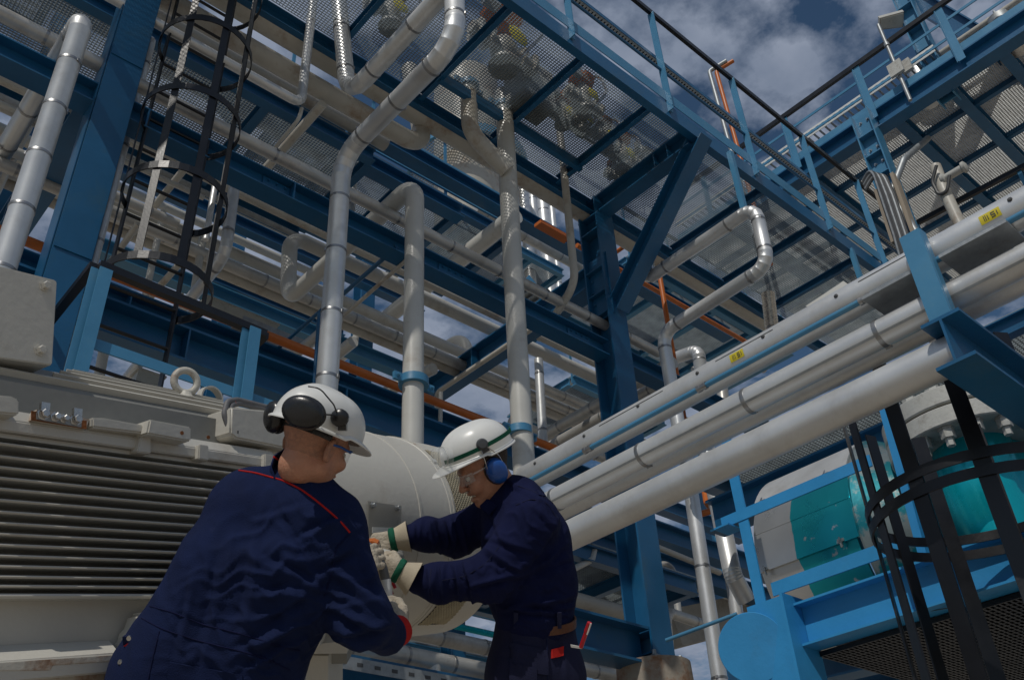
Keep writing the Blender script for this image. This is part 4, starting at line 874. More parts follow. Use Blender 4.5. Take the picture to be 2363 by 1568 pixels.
# core and side wall behind the ribs
aL, aR = (MP(-150, 1300) - CD).dot(am), (MP(640, 1300) - CD).dot(am)
bm = nB(); n = 20
prof = []
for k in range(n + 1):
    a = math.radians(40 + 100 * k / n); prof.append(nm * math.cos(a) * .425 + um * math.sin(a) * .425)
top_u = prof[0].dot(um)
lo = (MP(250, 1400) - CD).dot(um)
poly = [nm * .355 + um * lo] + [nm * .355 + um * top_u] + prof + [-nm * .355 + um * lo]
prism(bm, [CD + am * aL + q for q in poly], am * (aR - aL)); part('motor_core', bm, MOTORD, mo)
# horizontal side ribs
fb = nB()
ysl = [1022.5, 1052, 1077, 1102, 1127, 1153, 1180, 1206, 1231, 1256, 1281, 1305, 1329, 1351, 1374]
for i, y in enumerate(ysl):
    p = MP(0, y, -.005); bm = nB(); a = p - am * .35; b = p + am * (aR - (p - CD).dot(am))
    th = .0075 if i < 14 else .012
    c4 = [(0, -th / 2), (.004, 0), (0, th / 2), (-.085, th * .8), (-.085, -th * .8)]
    prism(bm, [a + nm * u + um * v for u, v in c4], b - a); part('cooling_rib', bm, MOTOR, mo)
# ribs on the arched top
for i, ang in enumerate((47, 52, 57, 62, 67, 72, 77, 82, 87, 93, 99)):
    a = math.radians(ang); d = nm * math.cos(a) + um * math.sin(a)
    s = (MP(150 + 30 * i, 1100) - CD).dot(am) if i else aL
    bm = nB(); bar(bm, CD + am * s + d * .42, CD + am * (aR - .05) + d * .42, .007, .05, d); part('top_rib', bm, MOTOR, mo)
# rail with lugs along the upper edge
bm = nB(); a = MP(0, 976, -.0); prism(bm, [a - am * .35 + nm * u + um * v for u, v in ((.0, -.018), (.0, .012), (-.02, .045), (-.12, .065), (-.12, -.018))], am * (aR - (a - am * .35 - CD).dot(am))); bev(bm, .003); part('side_rail', bm, MOTOR, mo)
bm = nB(); a = MP(0, 1003, -.02); prism(bm, [a - am * .35 + nm * u + um * v for u, v in ((.0, -.006), (.0, .006), (-.06, .006), (-.06, -.006))], am * (aR - (a - am * .35 - CD).dot(am))); part('drip_lip', bm, MOTOR, mo)
for pts, off, m in (([(-60, 905), (28, 913), (45, 921), (45, 957), (-60, 948)], .045, MOTOR), ([(213, 962), (242, 963), (335, 980), (335, 1000), (213, 985)], .025, MOTOR), ([(346, 966), (442, 984), (442, 1017), (425, 1016), (339, 1000)], .055, MOTOR)):
    bm = nB(); slab(bm, pts, off, .08); bev(bm, .005); part('lifting_lug', bm, m, mo)
for pts in ([(326, 1005), (349, 1008), (349, 1046), (316, 1042)], [(460, 1024), (482, 1027), (482, 1062), (458, 1058)], [(612, 1046), (630, 1048), (630, 1082), (610, 1080)]):
    bm = nB(); slab(bm, pts, .018, .08); bev(bm, .003); part('stop_block', bm, MOTOR, mo)
for x, y in ((422, 1000), (483, 1010)):
    q = MP(x - 2, y - 2, .056); bm = nB(); lathe(bm, q, nm, [(.006, -.002), (.006, .0006), (.0001, .0006)], 10); part('rust_spot', bm, RUST, mo)
bm = nB(); slab(bm, [(86, 944), (206, 966), (199, 988), (73, 968)], .012, .03); part('rusty_pad', bm, RUSTW, mo)
bm = nB(); slab(bm, [(73, 947), (200, 970), (200, 989), (73, 968)], .016, .004); part('rust_patch', bm, RUST, mo)
et = thing('earthing_plate', 'steel earthing bar with four bolts on a rusty pad on the motor side', 'plate', MP(140, 968, .03))
bm = nB(); slab(bm, [(86, 950), (188, 968), (188, 985), (86, 966)], .022, .006); part('bar', bm, GALV, et)
for i, (x, y, r) in enumerate(((99, 955, .0125), (127, 962, .010), (147, 966, .009), (174, 968, .0125))):
    q = MP(x, y, .022); bm = nB(); lathe(bm, q, nm, [(r * 1.45, 0), (r * 1.45, .003), (r * 1.15, .004), (r * 1.15, .007), (r, .007), (r, .017), (r * .8, .019), (.0001, .019)], 12 if 0 else 6); part('bolt', bm, STEEL, et, 30)
    if i in (0, 3): bm = nB(); box(bm, q + um * .018 + nm * .006, .024, .012, .024, [am, nm, um]); part('clip', bm, STEEL, et)
# terminal box
tb = thing('terminal_box', 'large flat pale grey terminal box with two cover bolts on top of the motor', 'terminal box', MP(40, 830, -.16))
bm = nB(); slab(bm, [(-260, 548), (129, 646), (132, 650), (121, 840), (117, 842), (-260, 790)], -.10, .34); bev(bm, .006, 3); part('cover', bm, MOTOR, tb, 40)
bm = nB(); slab(bm, [(-260, 780), (70, 838), (68, 895), (-260, 860)], -.20, .2); part('neck', bm, MOTOR, tb)
for x, y in ((104, 660), (93, 808)):
    q = MP(x, y, -.10); bm = nB(); lathe(bm, q, nm, [(.0185, 0), (.0185, .003), (.0125, .003), (.0125, .014), (.010, .016), (.0001, .016)], 6); part('cover_bolt', bm, MOTOR, tb, 30)
# eye bolt
eb = thing('eye_bolt', 'pale lifting eye bolt with rust traces standing on the motor top', 'eye bolt', MP(428, 920, -.22))
q = MP(428, 880, -.22); bm = nB(); R0_, r0_ = .040, .0125; rr = []
ax1, ax2 = (am * .96 + nm * .28).normalized(), um
ax3 = ax1.cross(ax2)
for i in range(32):
    a = 2 * math.pi * i / 32; d = ax1 * math.cos(a) + ax2 * math.sin(a)
    rr.append([bm.verts.new(q + d * (R0_ + r0_ * math.cos(b)) + ax3 * r0_ * math.sin(b)) for b in [2 * math.pi * j / 14 for j in range(14)]])
for i in range(32):
    for j in range(14): bm.faces.new([rr[i][j], rr[(i + 1) % 32][j], rr[(i + 1) % 32][(j + 1) % 14], rr[i][(j + 1) % 14]])
RING = mat('rust_speckled_paint', (.50, .48, .42), .5, 0, .1, 8, .2, 60, (.24, .10, .03), 13, .52, .68, damt=.8)
part('ring', bm, RING, eb, 60)
bm = nB(); lathe(bm, q - um * .085, um, [(.034, 0), (.034, .026), (.024, .034), (.018, .05)], 20); part('shoulder', bm, RING, eb, 40)
bm = nB(); a_ = MP(478, 905, -.28); lathe(bm, a_ - um * .03, nm, [(.042, 0), (.048, 0), (.048, .03), (.042, .03), (.042, 0)], 24, cap=False); part('curved_strap', bm, MOTOR, mo, 40)
# right junction cover with cable
jc = thing('junction_cover', 'pale grey junction cover with rounded front on the motor behind the left helmet', 'cover', MP(600, 1000, .02))
bm = nB(); slab(bm, [(534, 938), (690, 952), (690, 1040), (546, 1011), (531, 1000)], .0, .22); bev(bm, .006, 3); part('cover', bm, MOTOR, jc, 40)
bm = nB(); q = MP(549, 996, .001); box(bm, q, .004, .002, .009, [am, nm, um]); part('slot', bm, CABLE, jc)
cbm = thing('flex_cables', 'two grey speckled cables bending up behind the junction cover on the motor', 'cable', MP(530, 985, -.02))
for k in (0, 1):
    bm = nB(); tube(bm, [MP(532 + k * 8, 1000, -.02), MP(517 + k * 10, 955, -.03), MP(524 + k * 10, 926 + k * 8, -.04), MP(548 + k * 4, 922 + k * 8, -.05), MP(610, 938 + k * 6, -.03), MP(680, 948 + k * 6, -.01)], .010, 10, .03, 6)
    part('cable', bm, mat('speckled_cable', (.12, .12, .125), .6, 0, .1, 20, .1, 90, (.45, .10, .04), 60, .62, .66, damt=.8) if k == 0 else MATS['speckled_cable'], cbm, 40)
# lower frame: recess, ledge and foot
bm = nB(); slab(bm, [(-300, 1372), (640, 1374), (640, 1500), (-300, 1500)], -.05, .2); part('recess_wall', bm, MOTOR, mo)
bm = nB(); prism(bm, [MP(-300, 1500, -.05), MP(255, 1474, -.05), MP(280, 1505, .05), MP(-300, 1548, .05)], -um * .05); bev(bm, .006, 3); part('foot_ledge', bm, MOTOR, mo, 40)
bm = nB(); prism(bm, [MP(255, 1476, -.06), MP(276, 1462, -.05), MP(292, 1416, -.05), MP(640, 1408, -.05), MP(640, 1530, -.05), MP(255, 1530, -.05)], nm * .12); bev(bm, .012, 3); part('foot_upright', bm, MOTOR, mo, 40)
bm = nB(); slab(bm, [(-300, 1552), (118, 1545), (122, 1534), (300, 1522), (300, 1507), (-300, 1548)], .052, .12); bev(bm, .004); part('foot_plate', bm, RUSTW, mo)
bm = nB(); slab(bm, [(-300, 1600), (-300, 1568), (80, 1561), (320, 1540), (320, 1600)], .02, .3); part('sole_plate', bm, RUSTW, mo)
# drum shaped end cover
def drum(nm_, m, prof, segs=72, cap=False):
    bm = nB(); lathe(bm, CD, am, prof, segs, cap=cap); return part(nm_, bm, m, mo, 35)
drum('end_cover', MOTOR, [(.38, aR - .02), (RD - .012, aR - .02), (RD, aR - .008), (RD, -.31), (RD + .003, -.309), (RD + .003, -.297), (RD, -.296), (RD, -.112), (RD + .003, -.11), (RD + .003, -.09), (RD - .001, -.088), (RD - .001, .10), (RD - .008, .27), (RD - .03, .29), (.0001, .30)])
bm = nB(); lathe(bm, CD, am, [(RD + .0035, -.094), (RD + .006, -.093), (RD + .006, -.087), (RD + .0035, -.086)], 72, cap=False); part('seam_ring', bm, RING, mo, 35)
gd = mat('grille_mesh', (.42, .37, .26), .6, .3, .2, 20); GD = mat('grille_backing', (.03, .028, .022), .8)
def dpos(th, t, e): a = math.radians(th); s = max(0, t - .10) / .17; return CD + (nm * math.cos(a) + um * math.sin(a)) * (RD - .001 - .007 * s + e) + am * t
for lab, th0, th1, t0, t1 in (('upper', 4, 50, -.07, .10), ('lower', -66, -34, -.06, .12)):
    bm = nB(); n, m_ = 16, 4
    g = [[bm.verts.new(dpos(th0 + (th1 - th0) * i / n, t0 + (t1 - t0) * j / m_, .0012)) for j in range(m_ + 1)] for i in range(n + 1)]
    for i in range(n):
        for j in range(m_): bm.faces.new([g[i][j], g[i + 1][j], g[i + 1][j + 1], g[i][j + 1]])
    part('grille_backing', bm, GD, mo)
    bm = nB(); L_ = (th1 - th0) * math.pi / 180 * RD; Wd = t1 - t0; pit = .019
    def lat(sg):
        k = -Wd
        while k < L_ + Wd:
            pts = []
            for i in range(13):
                u = Wd * i / 12; v = k + (u if sg > 0 else Wd - u) * 1.1
                if 0 <= v <= L_: pts.append(dpos(th0 + v / L_ * (th1 - th0), t0 + u, .003))
            for a, b in zip(pts, pts[1:]): bar(bm, a, b, .0046, .003, nm)
            k += pit
    lat(1); lat(-1); part('grille_mesh', bm, gd, mo, kind='stuff')
def dbolt(x, y, r=.012):
    # bolt on the drum where the sight line meets it
    d = ray(x, y); o = CAM - CD; D_ = d - am * d.dot(am); O_ = o - am * o.dot(am); A, B, Cc = D_.dot(D_), 2 * D_.dot(O_), O_.dot(O_) - RD * RD
    di = B * B - 4 * A * Cc
    if di < 0: return None
    p = CAM + d * ((-B - math.sqrt(di)) / (2 * A)); nn = (p - CD); nn = (nn - am * nn.dot(am)).normalized(); return p, nn
for x, y in ((1000, 1066), (1000, 1494), (946, 1494), (1030, 1276), (1118, 1268)):
    r = dbolt(x, y)
    if r: bm = nB(); bolt(bm, r[0], r[1], .012, .012); part('cover_bolt', bm, GREYFR, mo)
npl = thing('name_plate', 'clouded plastic cover plate held by two bolts on the motor drum above the gloves', 'plate', dbolt(883, 1200)[0])
bm = nB(); cs = []
for x, y in ((844, 1157), (921, 1168), (921, 1250), (844, 1250)):
    p, nn = dbolt(x, y); cs.append(p + nn * .012)
prism(bm, cs, (cs[1] - cs[0]).cross(cs[3] - cs[0]).normalized() * .004); part('plate', bm, CLEARP, npl)
for x, y in ((854, 1167), (910, 1173)):
    p, nn = dbolt(x, y); bm = nB(); bolt(bm, p + nn * .012, nn, .0085, .014); part('bolt', bm, GALV, npl)
bm = nB(); q4 = [dbolt(x, y) for x, y in ((854, 1215), (916, 1217), (916, 1231), (854, 1229))]; prism(bm, [p + nn * .0085 for p, nn in q4], nm * .002); part('paper_strip', bm, HELM, npl)
# support parts under the drum
pd_ = CD - um * RD - nm * .0
t = thing('motor_pedestal', 'grey steel pedestal with a bent sheet and dark box below the motor drum', 'pedestal', MP(700, 1568, -.3))
bm = nB(); prism(bm, [P(640, 1508, 3.3), P(757, 1512, 3.5), P(757, 1640, 3.5), P(640, 1640, 3.3)], cf * .3); part('pier', bm, MOTOR, t)
bm = nB(); prism(bm, [P(665, 1490, 3.25), P(800, 1478, 3.45), P(800, 1506, 3.45), P(665, 1508, 3.25)], cf * .35); part('cap_plate', bm, MOTOR, t)
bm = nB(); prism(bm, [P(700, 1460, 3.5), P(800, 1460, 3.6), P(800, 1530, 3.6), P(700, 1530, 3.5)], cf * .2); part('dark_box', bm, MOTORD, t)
bm = nB(); prism(bm, [P(715, 1430, 3.3), P(735, 1418, 3.3), P(738, 1490, 3.3), P(718, 1500, 3.3)], cf * .1); part('bent_sheet', bm, MOTOR, t)
p = P(722, 1415, 3.15); q = P(690, 1600, 3.0); pipe('plain grey tube standing beside the left worker hip below the drum', [p, q], rp(17, p), GALV)
# ------------------------------------------------------------------ figures: smooth bodies grown from joints
from mathutils.bvhtree import BVHTree
def A3(v): return np.array(v, float)
class Blob:
    """implicit body: tapered capsules and ellipsoids blended, meshed by surface nets"""
    def __init__(s): s.p = []
    def cap(s, a, b, ra, rb, k=.03): s.p.append(('c', A3(a), A3(b), ra, rb, k, 1)); return s
    def ell(s, c, axes, r, k=.02, sign=1): s.p.append(('e', A3(c), np.array([list(q) for q in axes], float), A3(r), None, k, sign)); return s
    def bounds(s):
        lo, hi = np.full(3, 1e9), np.full(3, -1e9)
        for p in s.p:
            if p[6] < 0: continue
            if p[0] == 'c':
                r = max(p[3], p[4]); lo = np.minimum(lo, np.minimum(p[1], p[2]) - r); hi = np.maximum(hi, np.maximum(p[1], p[2]) + r)
            else:
                r = np.sqrt(((p[2] * p[3][:, None]) ** 2).sum(0)); lo = np.minimum(lo, p[1] - r); hi = np.maximum(hi, p[1] + r)
        return lo, hi
    def val(s, X):
        d = None
        for p in s.p:
            if p[0] == 'c':
                ab = p[2] - p[1]; q = X - p[1]; t = np.clip((q @ ab) / (ab @ ab), 0, 1); e = np.linalg.norm(q - t[..., None] * ab, axis=-1) - (p[3] + (p[4] - p[3]) * t)
            else:
                q = (X - p[1]) @ p[2].T; k0 = np.linalg.norm(q / p[3], axis=-1); k1 = np.linalg.norm(q / p[3] ** 2, axis=-1) + 1e-9; e = k0 * (k0 - 1) / k1
            k = p[5]
            if d is None: d = e; continue
            if p[6] > 0:
                h = np.clip(.5 + .5 * (d - e) / k, 0, 1); d = d * (1 - h) + e * h - k * h * (1 - h)
            else:
                e = -e; h = np.clip(.5 - .5 * (d - e) / k, 0, 1); d = d * (1 - h) + e * h + k * h * (1 - h)
        return d
    def mesh(s, h, clip=None):
        lo, hi = s.bounds(); lo -= 3 * h + .03; hi += 3 * h + .03
        n = np.ceil((hi - lo) / h).astype(int) + 1
        ax = [lo[i] + h * np.arange(n[i]) for i in range(3)]
        V = np.empty(n, np.float32)
        YZ = np.stack(np.meshgrid(ax[1], ax[2], indexing='ij'), -1)
        for i0 in range(0, n[0], 16):
            xs = ax[0][i0:i0 + 16]; X = np.empty((len(xs),) + YZ.shape[:2] + (3,)); X[..., 0] = xs[:, None, None]; X[..., 1:] = YZ
            v = s.val(X)
            if clip is not None: v = np.maximum(v, clip(X))
            V[i0:i0 + 16] = v
        S = V < 0
        cnt = np.zeros(n - 1, int); acc = np.zeros(tuple(n - 1) + (3,))
        c = [(i, j, k) for i in (0, 1) for j in (0, 1) for k in (0, 1)]
        sl = lambda o: tuple(slice(o[q], n[q] - 1 + o[q]) for q in range(3))
        for a in c:
            for q in range(3):
                if a[q]: continue
                b = list(a); b[q] = 1
                va, vb = V[sl(a)], V[sl(b)]; m = (va < 0) != (vb < 0); t = np.where(m, va / np.where(m, va - vb, 1), 0)
                cnt += m
                for r in range(3): acc[..., r] += np.where(m, a[r] + (t if r == q else 0), 0)
        idx = np.full(n - 1, -1); on = cnt > 0; idx[on] = np.arange(on.sum())
        cell = np.argwhere(on); verts = lo + h * (cell + acc[on] / cnt[on][:, None])
        faces = []
        for q in range(3):
            u, w = (q + 1) % 3, (q + 2) % 3
            a = [slice(None)] * 3; a[q] = slice(0, -1); b = [slice(None)] * 3; b[q] = slice(1, None)
            sa, sb = S[tuple(a)], S[tuple(b)]
            e = np.argwhere(sa != sb); fl = sa[tuple(e.T)]
            ok = (e[:, u] > 0) & (e[:, w] > 0) & (e[:, u] < n[u] - 1) & (e[:, w] < n[w] - 1); e, fl = e[ok], fl[ok]
            qd = []
            for du, dw in ((-1, -1), (0, -1), (0, 0), (-1, 0)):
                g = e.copy(); g[:, u] += du; g[:, w] += dw; qd.append(idx[tuple(g.T)])
            qd = np.stack(qd, 1); qd[~fl] = qd[~fl][:, ::-1]; faces.append(qd)
        f = np.concatenate(faces); f = f[(f >= 0).all(1)]
        return verts, f
def vnormals(v, f):
    n = np.zeros_like(v); a = v[f[:, 0]]; fn = np.cross(v[f[:, 2]] - a, v[f[:, 3]] - v[f[:, 1]])
    for k in range(4): np.add.at(n, f[:, k], fn)
    return n / (np.linalg.norm(n, axis=1)[:, None] + 1e-12)
def smoothv(v, f, it=2):
    for _ in range(it):
        s = np.zeros_like(v); c = np.zeros(len(v))
        for k in range(4):
            for o in (1, 3): np.add.at(s, f[:, k], v[f[:, (k + o) % 4]]); np.add.at(c, f[:, k], 1)
        v = v * .4 + .6 * s / c[:, None]
    return v
RCW = np.array([[*cr], [*cd], [*cf]])
def topx(v):
    w = (v - np.array(CAM)) @ RCW.T; return CX + F * w[:, 0] / w[:, 2], CY + F * w[:, 1] / w[:, 2], w[:, 2]
def drape(v, f, folds, amp=.004, sc=7.0, seed=0.0, grain=()):
    """cloth relief: folds given as strokes seen from the front plus wrinkles of the cloth"""
    n = vnormals(v, f); x, y, d = topx(v); facing = np.clip(-(n @ RCW[2]) * 2, 0, 1)
    disp = np.zeros(len(v))
    wx = np.array([noise.noise(Vector(p) * 9 + Vector((seed, 0, 0))) for p in v]) * 14
    for x0, y0, x1, y1, w, a in folds:
        dx_, dy_ = x1 - x0, y1 - y0; L2 = dx_ * dx_ + dy_ * dy_
        t = ((x - x0) * dx_ + (y - y0) * dy_) / L2; tc = np.clip(t, 0, 1)
        s = ((x - x0) * -dy_ + (y - y0) * dx_) / math.sqrt(L2) + wx * min(1, w / 14)
        end = np.maximum(np.abs(t - tc) * math.sqrt(L2), 0)
        g = np.exp(-(np.abs(s) / (w * .8)) ** 1.35) - .9 * np.exp(-(np.abs(s - 1.25 * w) / (w * .6)) ** 1.5)
        disp += facing * a * g * np.exp(-(end / (w * 1.6)) ** 2) * (0.55 + .45 * np.sin(np.clip(t, 0, 1) * math.pi))
    for i, p in enumerate(v):
        q = Vector(p)
        r = noise.noise(Vector((q.x * sc, q.y * sc, q.z * sc * .6)) + Vector((seed, 3, 1))); r2 = noise.noise(Vector((q.x * sc * 2.3, q.y * sc * 2.3, q.z * sc * 1.2)) + Vector((seed, 9, 4)))
        disp[i] += amp * ((1 - abs(r) * 2.4) * .7 + r2 * .6)
        for th, l1, l2, ga, cx_, cy_, rad in grain:
            c_, s_ = math.cos(th), math.sin(th); xx, yy = x[i] + 30 * r, y[i] + 30 * r2
            k = math.exp(-(((x[i] - cx_) ** 2 + (y[i] - cy_) ** 2) / rad ** 2))
            if k > .03:
                q_ = noise.noise(Vector(((xx * c_ + yy * s_) / l1, (yy * c_ - xx * s_) / l2, seed)))
                disp[i] += ga * k * facing[i] * (max(0, 1 - abs(q_) * 3.2) ** 1.5 * 1.3 - .35)
    return v + n * disp[:, None]
def npmesh(name, v, f, m, parent, smooth=True, mw=None):
    me = bpy.data.meshes.new(name); me.from_pydata(v.tolist(), [], f.tolist()); me.materials.append(m)
    for p in me.polygons: p.use_smooth = smooth
    o = put(name, me, parent); return o
def bvh_of(*objs):
    V_, F_ = [], []
    for o in objs:
        b = len(V_); V_ += [v.co.copy() for v in o.data.vertices]; F_ += [[b + i for i in p.vertices] for p in o.data.polygons]
    return BVHTree.FromPolygons(V_, F_)
def hit(bvh, x, y):
    d = ray(x, y).normalized(); h = bvh.ray_cast(CAM, d); return (h[0], h[1]) if h[0] is not None else (None, None)
def trim(bvh, name, pts, r, m, parent, step=9, lift=.5):
    """cord lying on a surface along seen points"""
    q = []
    for (x0, y0), (x1, y1) in zip(pts, pts[1:]):
        n = max(1, int(math.hypot(x1 - x0, y1 - y0) / step))
        for k in range(n + (1 if (x1, y1) == pts[-1] else 0)):
            p, nn = hit(bvh, x0 + (x1 - x0) * k / n, y0 + (y1 - y0) * k / n)
            if p is not None and (not q or (p - q[-1]).length < .15): q.append(p + nn * r * lift)
    if len(q) < 3: return
    s = [q[0]] + [(q[i - 1] + q[i] * 2 + q[i + 1]) / 4 for i in range(1, len(q) - 1)] + [q[-1]]
    bm = nB(); sweep(bm, s, [r] * len(s), 7); return part(name, bm, m, parent, 60)
def patch(bvh, name, quad, m, parent, nu=10, nv=8, th=.004):
    """piece of cloth lying on a surface inside four seen corners"""
    bm = nB(); g = []
    for j in range(nv + 1):
        row = []
        for i in range(nu + 1):
            a = [quad[0][k] + (quad[1][k] - quad[0][k]) * i / nu for k in (0, 1)]; b = [quad[3][k] + (quad[2][k] - quad[3][k]) * i / nu for k in (0, 1)]
            p, nn = hit(bvh, a[0] + (b[0] - a[0]) * j / nv, a[1] + (b[1] - a[1]) * j / nv)
            if p is None: return None
            row.append((p, nn))
        g.append(row)
    T = [[bm.verts.new(p + n * th) for p, n in row] for row in g]; B = [[bm.verts.new(p - n * .003) for p, n in row] for row in g]
    for j in range(nv):
        for i in range(nu): bm.faces.new([T[j][i], T[j][i + 1], T[j + 1][i + 1], T[j + 1][i]])
    for j in range(nv): bm.faces.new([T[j][0], T[j + 1][0], B[j + 1][0], B[j][0]]); bm.faces.new([T[j][nu], B[j][nu], B[j + 1][nu], T[j + 1][nu]])
    for i in range(nu): bm.faces.new([T[0][i], B[0][i], B[0][i + 1], T[0][i + 1]]); bm.faces.new([T[nv][i], T[nv][i + 1], B[nv][i + 1], B[nv][i]])
    bmesh.ops.recalc_face_normals(bm, faces=bm.faces[:])
    return part(name, bm, m, parent, 60)
def dirv(r, d, a): return (cr * r + cd * d + cf * a).normalized()
class HeadFrame:
    def __init__(s, c, fwd, up):
        s.c = c; s.f = fwd.normalized(); s.u = (up - s.f * up.dot(s.f)).normalized(); s.l = s.u.cross(s.f)
    def __call__(s, x, y, z): return s.c + s.f * x + s.l * y + s.u * z
    @property
    def ax(s): return [s.f, s.l, s.u]
def head_blob(H, neck_to, smile=0.0, nr=.054):
    b = Blob(); a = H.ax
    b.ell(H(-.008, 0, .035), a, (.098, .078, .088)); b.ell(H(.030, 0, -.045), a, (.062, .062, .080), .03)
    b.cap(H(.01, .048, -.06), H(.062, .022, -.112), .024, .018, .03); b.cap(H(.01, -.048, -.06), H(.062, -.022, -.112), .024, .018, .03)
    b.ell(H(.076, 0, -.113), a, (.020, .026, .017), .022)
    b.cap(H(.088, .03, .016), H(.088, -.03, .016), .012, .012, .018)
    for s_ in (1, -1):
        b.ell(H(.066, s_ * .047, -.032), a, (.024, .022, .020), .02)
        b.ell(H(.097, s_ * .031, -.004), a, (.014, .017, .011), .012, -1)
    b.cap(H(.094, 0, .002), H(.117, 0, -.036), .009, .0125, .010)
    for s_ in (1, -1): b.ell(H(.106, s_ * .013, -.040), a, (.012, .009, .008), .008)
    b.ell(H(.094, 0, -.063), a, (.014, .026, .010), .012); b.ell(H(.092, 0, -.088), a, (.014, .024, .009), .012)
    if smile:
        for s_ in (1, -1):
            b.cap(H(.101, s_ * .021, -.043), H(.080, s_ * .043, -.082), .0035, .004, .006); b.p[-1] = b.p[-1][:6] + (-1,)
            b.ell(H(.076, s_ * .040, -.052), a, (.022, .020, .019), .018)
            for k, zz in enumerate((.0, -.012, -.022)):
                b.cap(H(.072, s_ * .066, zz * .8), H(.052, s_ * .074, zz * 1.3 + .004), .0015, .002, .004); b.p[-1] = b.p[-1][:6] + (-1,)
    b.ell(H(.104, 0, -.0755), a, (.016, .027 if smile else .02, .0055 if smile else .003), .006, -1)
    for s_ in (1, -1):
        ea = [(H.f * .92 + H.l * s_ * -.38).normalized(), None, H.u]; ea[1] = ea[2].cross(ea[0])
        b.ell(H(-.012, s_ * .082, -.014), ea, (.021, .008, .033), .006); b.ell(H(-.010, s_ * .088, -.012), ea, (.011, .006, .020), .005, -1)
    b.cap(H(-.022, 0, -.075), neck_to, nr, nr * 1.08, .035)
    return b
def eyes(H, parent):
    for s_ in (1, -1):
        bm = nB(); bmesh.ops.create_uvsphere(bm, u_segments=16, v_segments=10, radius=.0118); bmesh.ops.translate(bm, verts=bm.verts, vec=H(.0815, s_ * .031, -.005)); o = part('eyeball', bm, EYE, parent, 180)
        c = H(.0815, s_ * .031, -.005); bm = nB(); d = (H.f * .95 - H.u * .3).normalized(); lathe(bm, c + d * .0108, d, [(.0055, 0), (.004, .001), (.0001, .0015)], 12); part('iris', bm, IRIS, parent, 180)
def helmet(H, parent, dirt=True):
    """shell with a ridge, a rim and a peak; H: frame with the rim in its plane z = 0"""
    bm = nB(); n, m = 56, 14; rings = []
    def rim(a):
        c, s_ = math.cos(a), math.sin(a); return .140 * c, .112 * s_
    prof = []
    for j in range(m + 1):
        t = math.pi / 2 * (1 - j / m); prof.append((math.cos(t) ** .78, math.sin(t) ** .92))
    outer = []
    for j, (k, z) in enumerate(prof):
        row = []
        for i in range(n):
            a = 2 * math.pi * i / n; x, y = rim(a); rg = .0055 * math.exp(-((y * k) / .018) ** 2) * (1 - .3 * k) if x > -.9 else 0
            row.append(H(x * k, y * k, .118 * z + rg + .010 * (1 - z) * (1 if x > 0 else .2)))
        outer.append(row)
    def flange(e, dz, inn=0):
        row = []
        for i in range(n):
            a = 2 * math.pi * i / n; x, y = rim(a); pk = max(0, math.cos(a)) ** 2.2; ex = (.010 + .042 * pk) * e
            row.append(H(x * (1 - inn) + ex * math.cos(a), y * (1 - inn) + ex * math.sin(a) * .8, .010 * (1 if x > 0 else .2) + dz - (.006 + .014 * pk) * e))
        return row
    outer += [flange(.35, .0), flange(.95, -.001), flange(1.0, -.0035), flange(.95, -.006), flange(.3, -.007)]
    inner = [[H(*(lambda a, k, z: (rim(a)[0] * k * .965, rim(a)[1] * k * .965, .110 * z))(2 * math.pi * i / n, k, z)) for i in range(n)] for k, z in prof[::-1]]
    allr = outer + inner; R_ = []
    for row in allr: R_.append([bm.verts.new(p) for p in row])
    for A, B in zip(R_, R_[1:]):
        for i in range(n): bm.faces.new([A[i], A[(i + 1) % n], B[(i + 1) % n], B[i]])
    bmesh.ops.remove_doubles(bm, verts=bm.verts, dist=.0004); bmesh.ops.recalc_face_normals(bm, faces=bm.faces[:])
    return part('helmet', bm, HELM, parent, 50)
def cup(c, ax, up, rx, rz, dp, m, parent, name='ear_cup'):
    """oval ear cup: c centre of its inner side, ax outward"""
    t, s_, u = frame(ax, up); bm = nB(); prof = [(.72, -.008), (.92, -.008), (1.0, .0), (1.0, .004), (.9, .006), (.95, .010), (.98, dp * .45), (.90, dp * .72), (.70, dp * .92), (.4, dp), (.0005, dp)]
    rr = []
    for r, h in prof: rr.append([bm.verts.new(c + t * h + s_ * math.cos(a) * r * rx + u * math.sin(a) * r * rz) for a in [2 * math.pi * j / 32 for j in range(32)]])
    for A, B in zip(rr, rr[1:]):
        for j in range(32): bm.faces.new([A[j], A[(j + 1) % 32], B[(j + 1) % 32], B[j]])
    bm.faces.new(rr[0][::-1]); bmesh.ops.recalc_face_normals(bm, faces=bm.faces[:])
    return part(name, bm, m, parent, 50)
def specs(H, parent, armm, z=-.002):
    o = None
    for s_ in (1, -1):
        bm = nB(); g = []
        for i in range(11):
            a = math.radians(s_ * (4 + 58 * i / 10)); hh = .021 * (1 - .25 * (i / 10) ** 2)
            g.append([bm.verts.new(H(.026 + .090 * math.cos(a), .078 * math.sin(a), z + q)) for q in (-hh, 0, hh * .8)])
        for A, B in zip(g, g[1:]):
            for j in (0, 1): bm.faces.new([A[j], B[j], B[j + 1], A[j + 1]])
        part('spectacle_lens', bm, CLEAR, parent, 180)
        bm = nB(); tube(bm, [H(.026 + .090 * math.cos(math.radians(62)), s_ * .079 * math.sin(math.radians(62)) + s_ * .004, z + .010), H(.02, s_ * .083, z + .010), H(-.015, s_ * .086, z + .006)], .0038, 7); part('spectacle_arm', bm, armm, parent, 60)
        bm = nB(); tube(bm, [H(.026 + .091 * math.cos(math.radians(s_ * a)), .079 * math.sin(math.radians(s_ * a)), z + .018 - .004 * (a / 62) ** 2) for a in range(2, 64, 10)], .0024, 6); part('spectacle_brow', bm, armm, parent, 60)
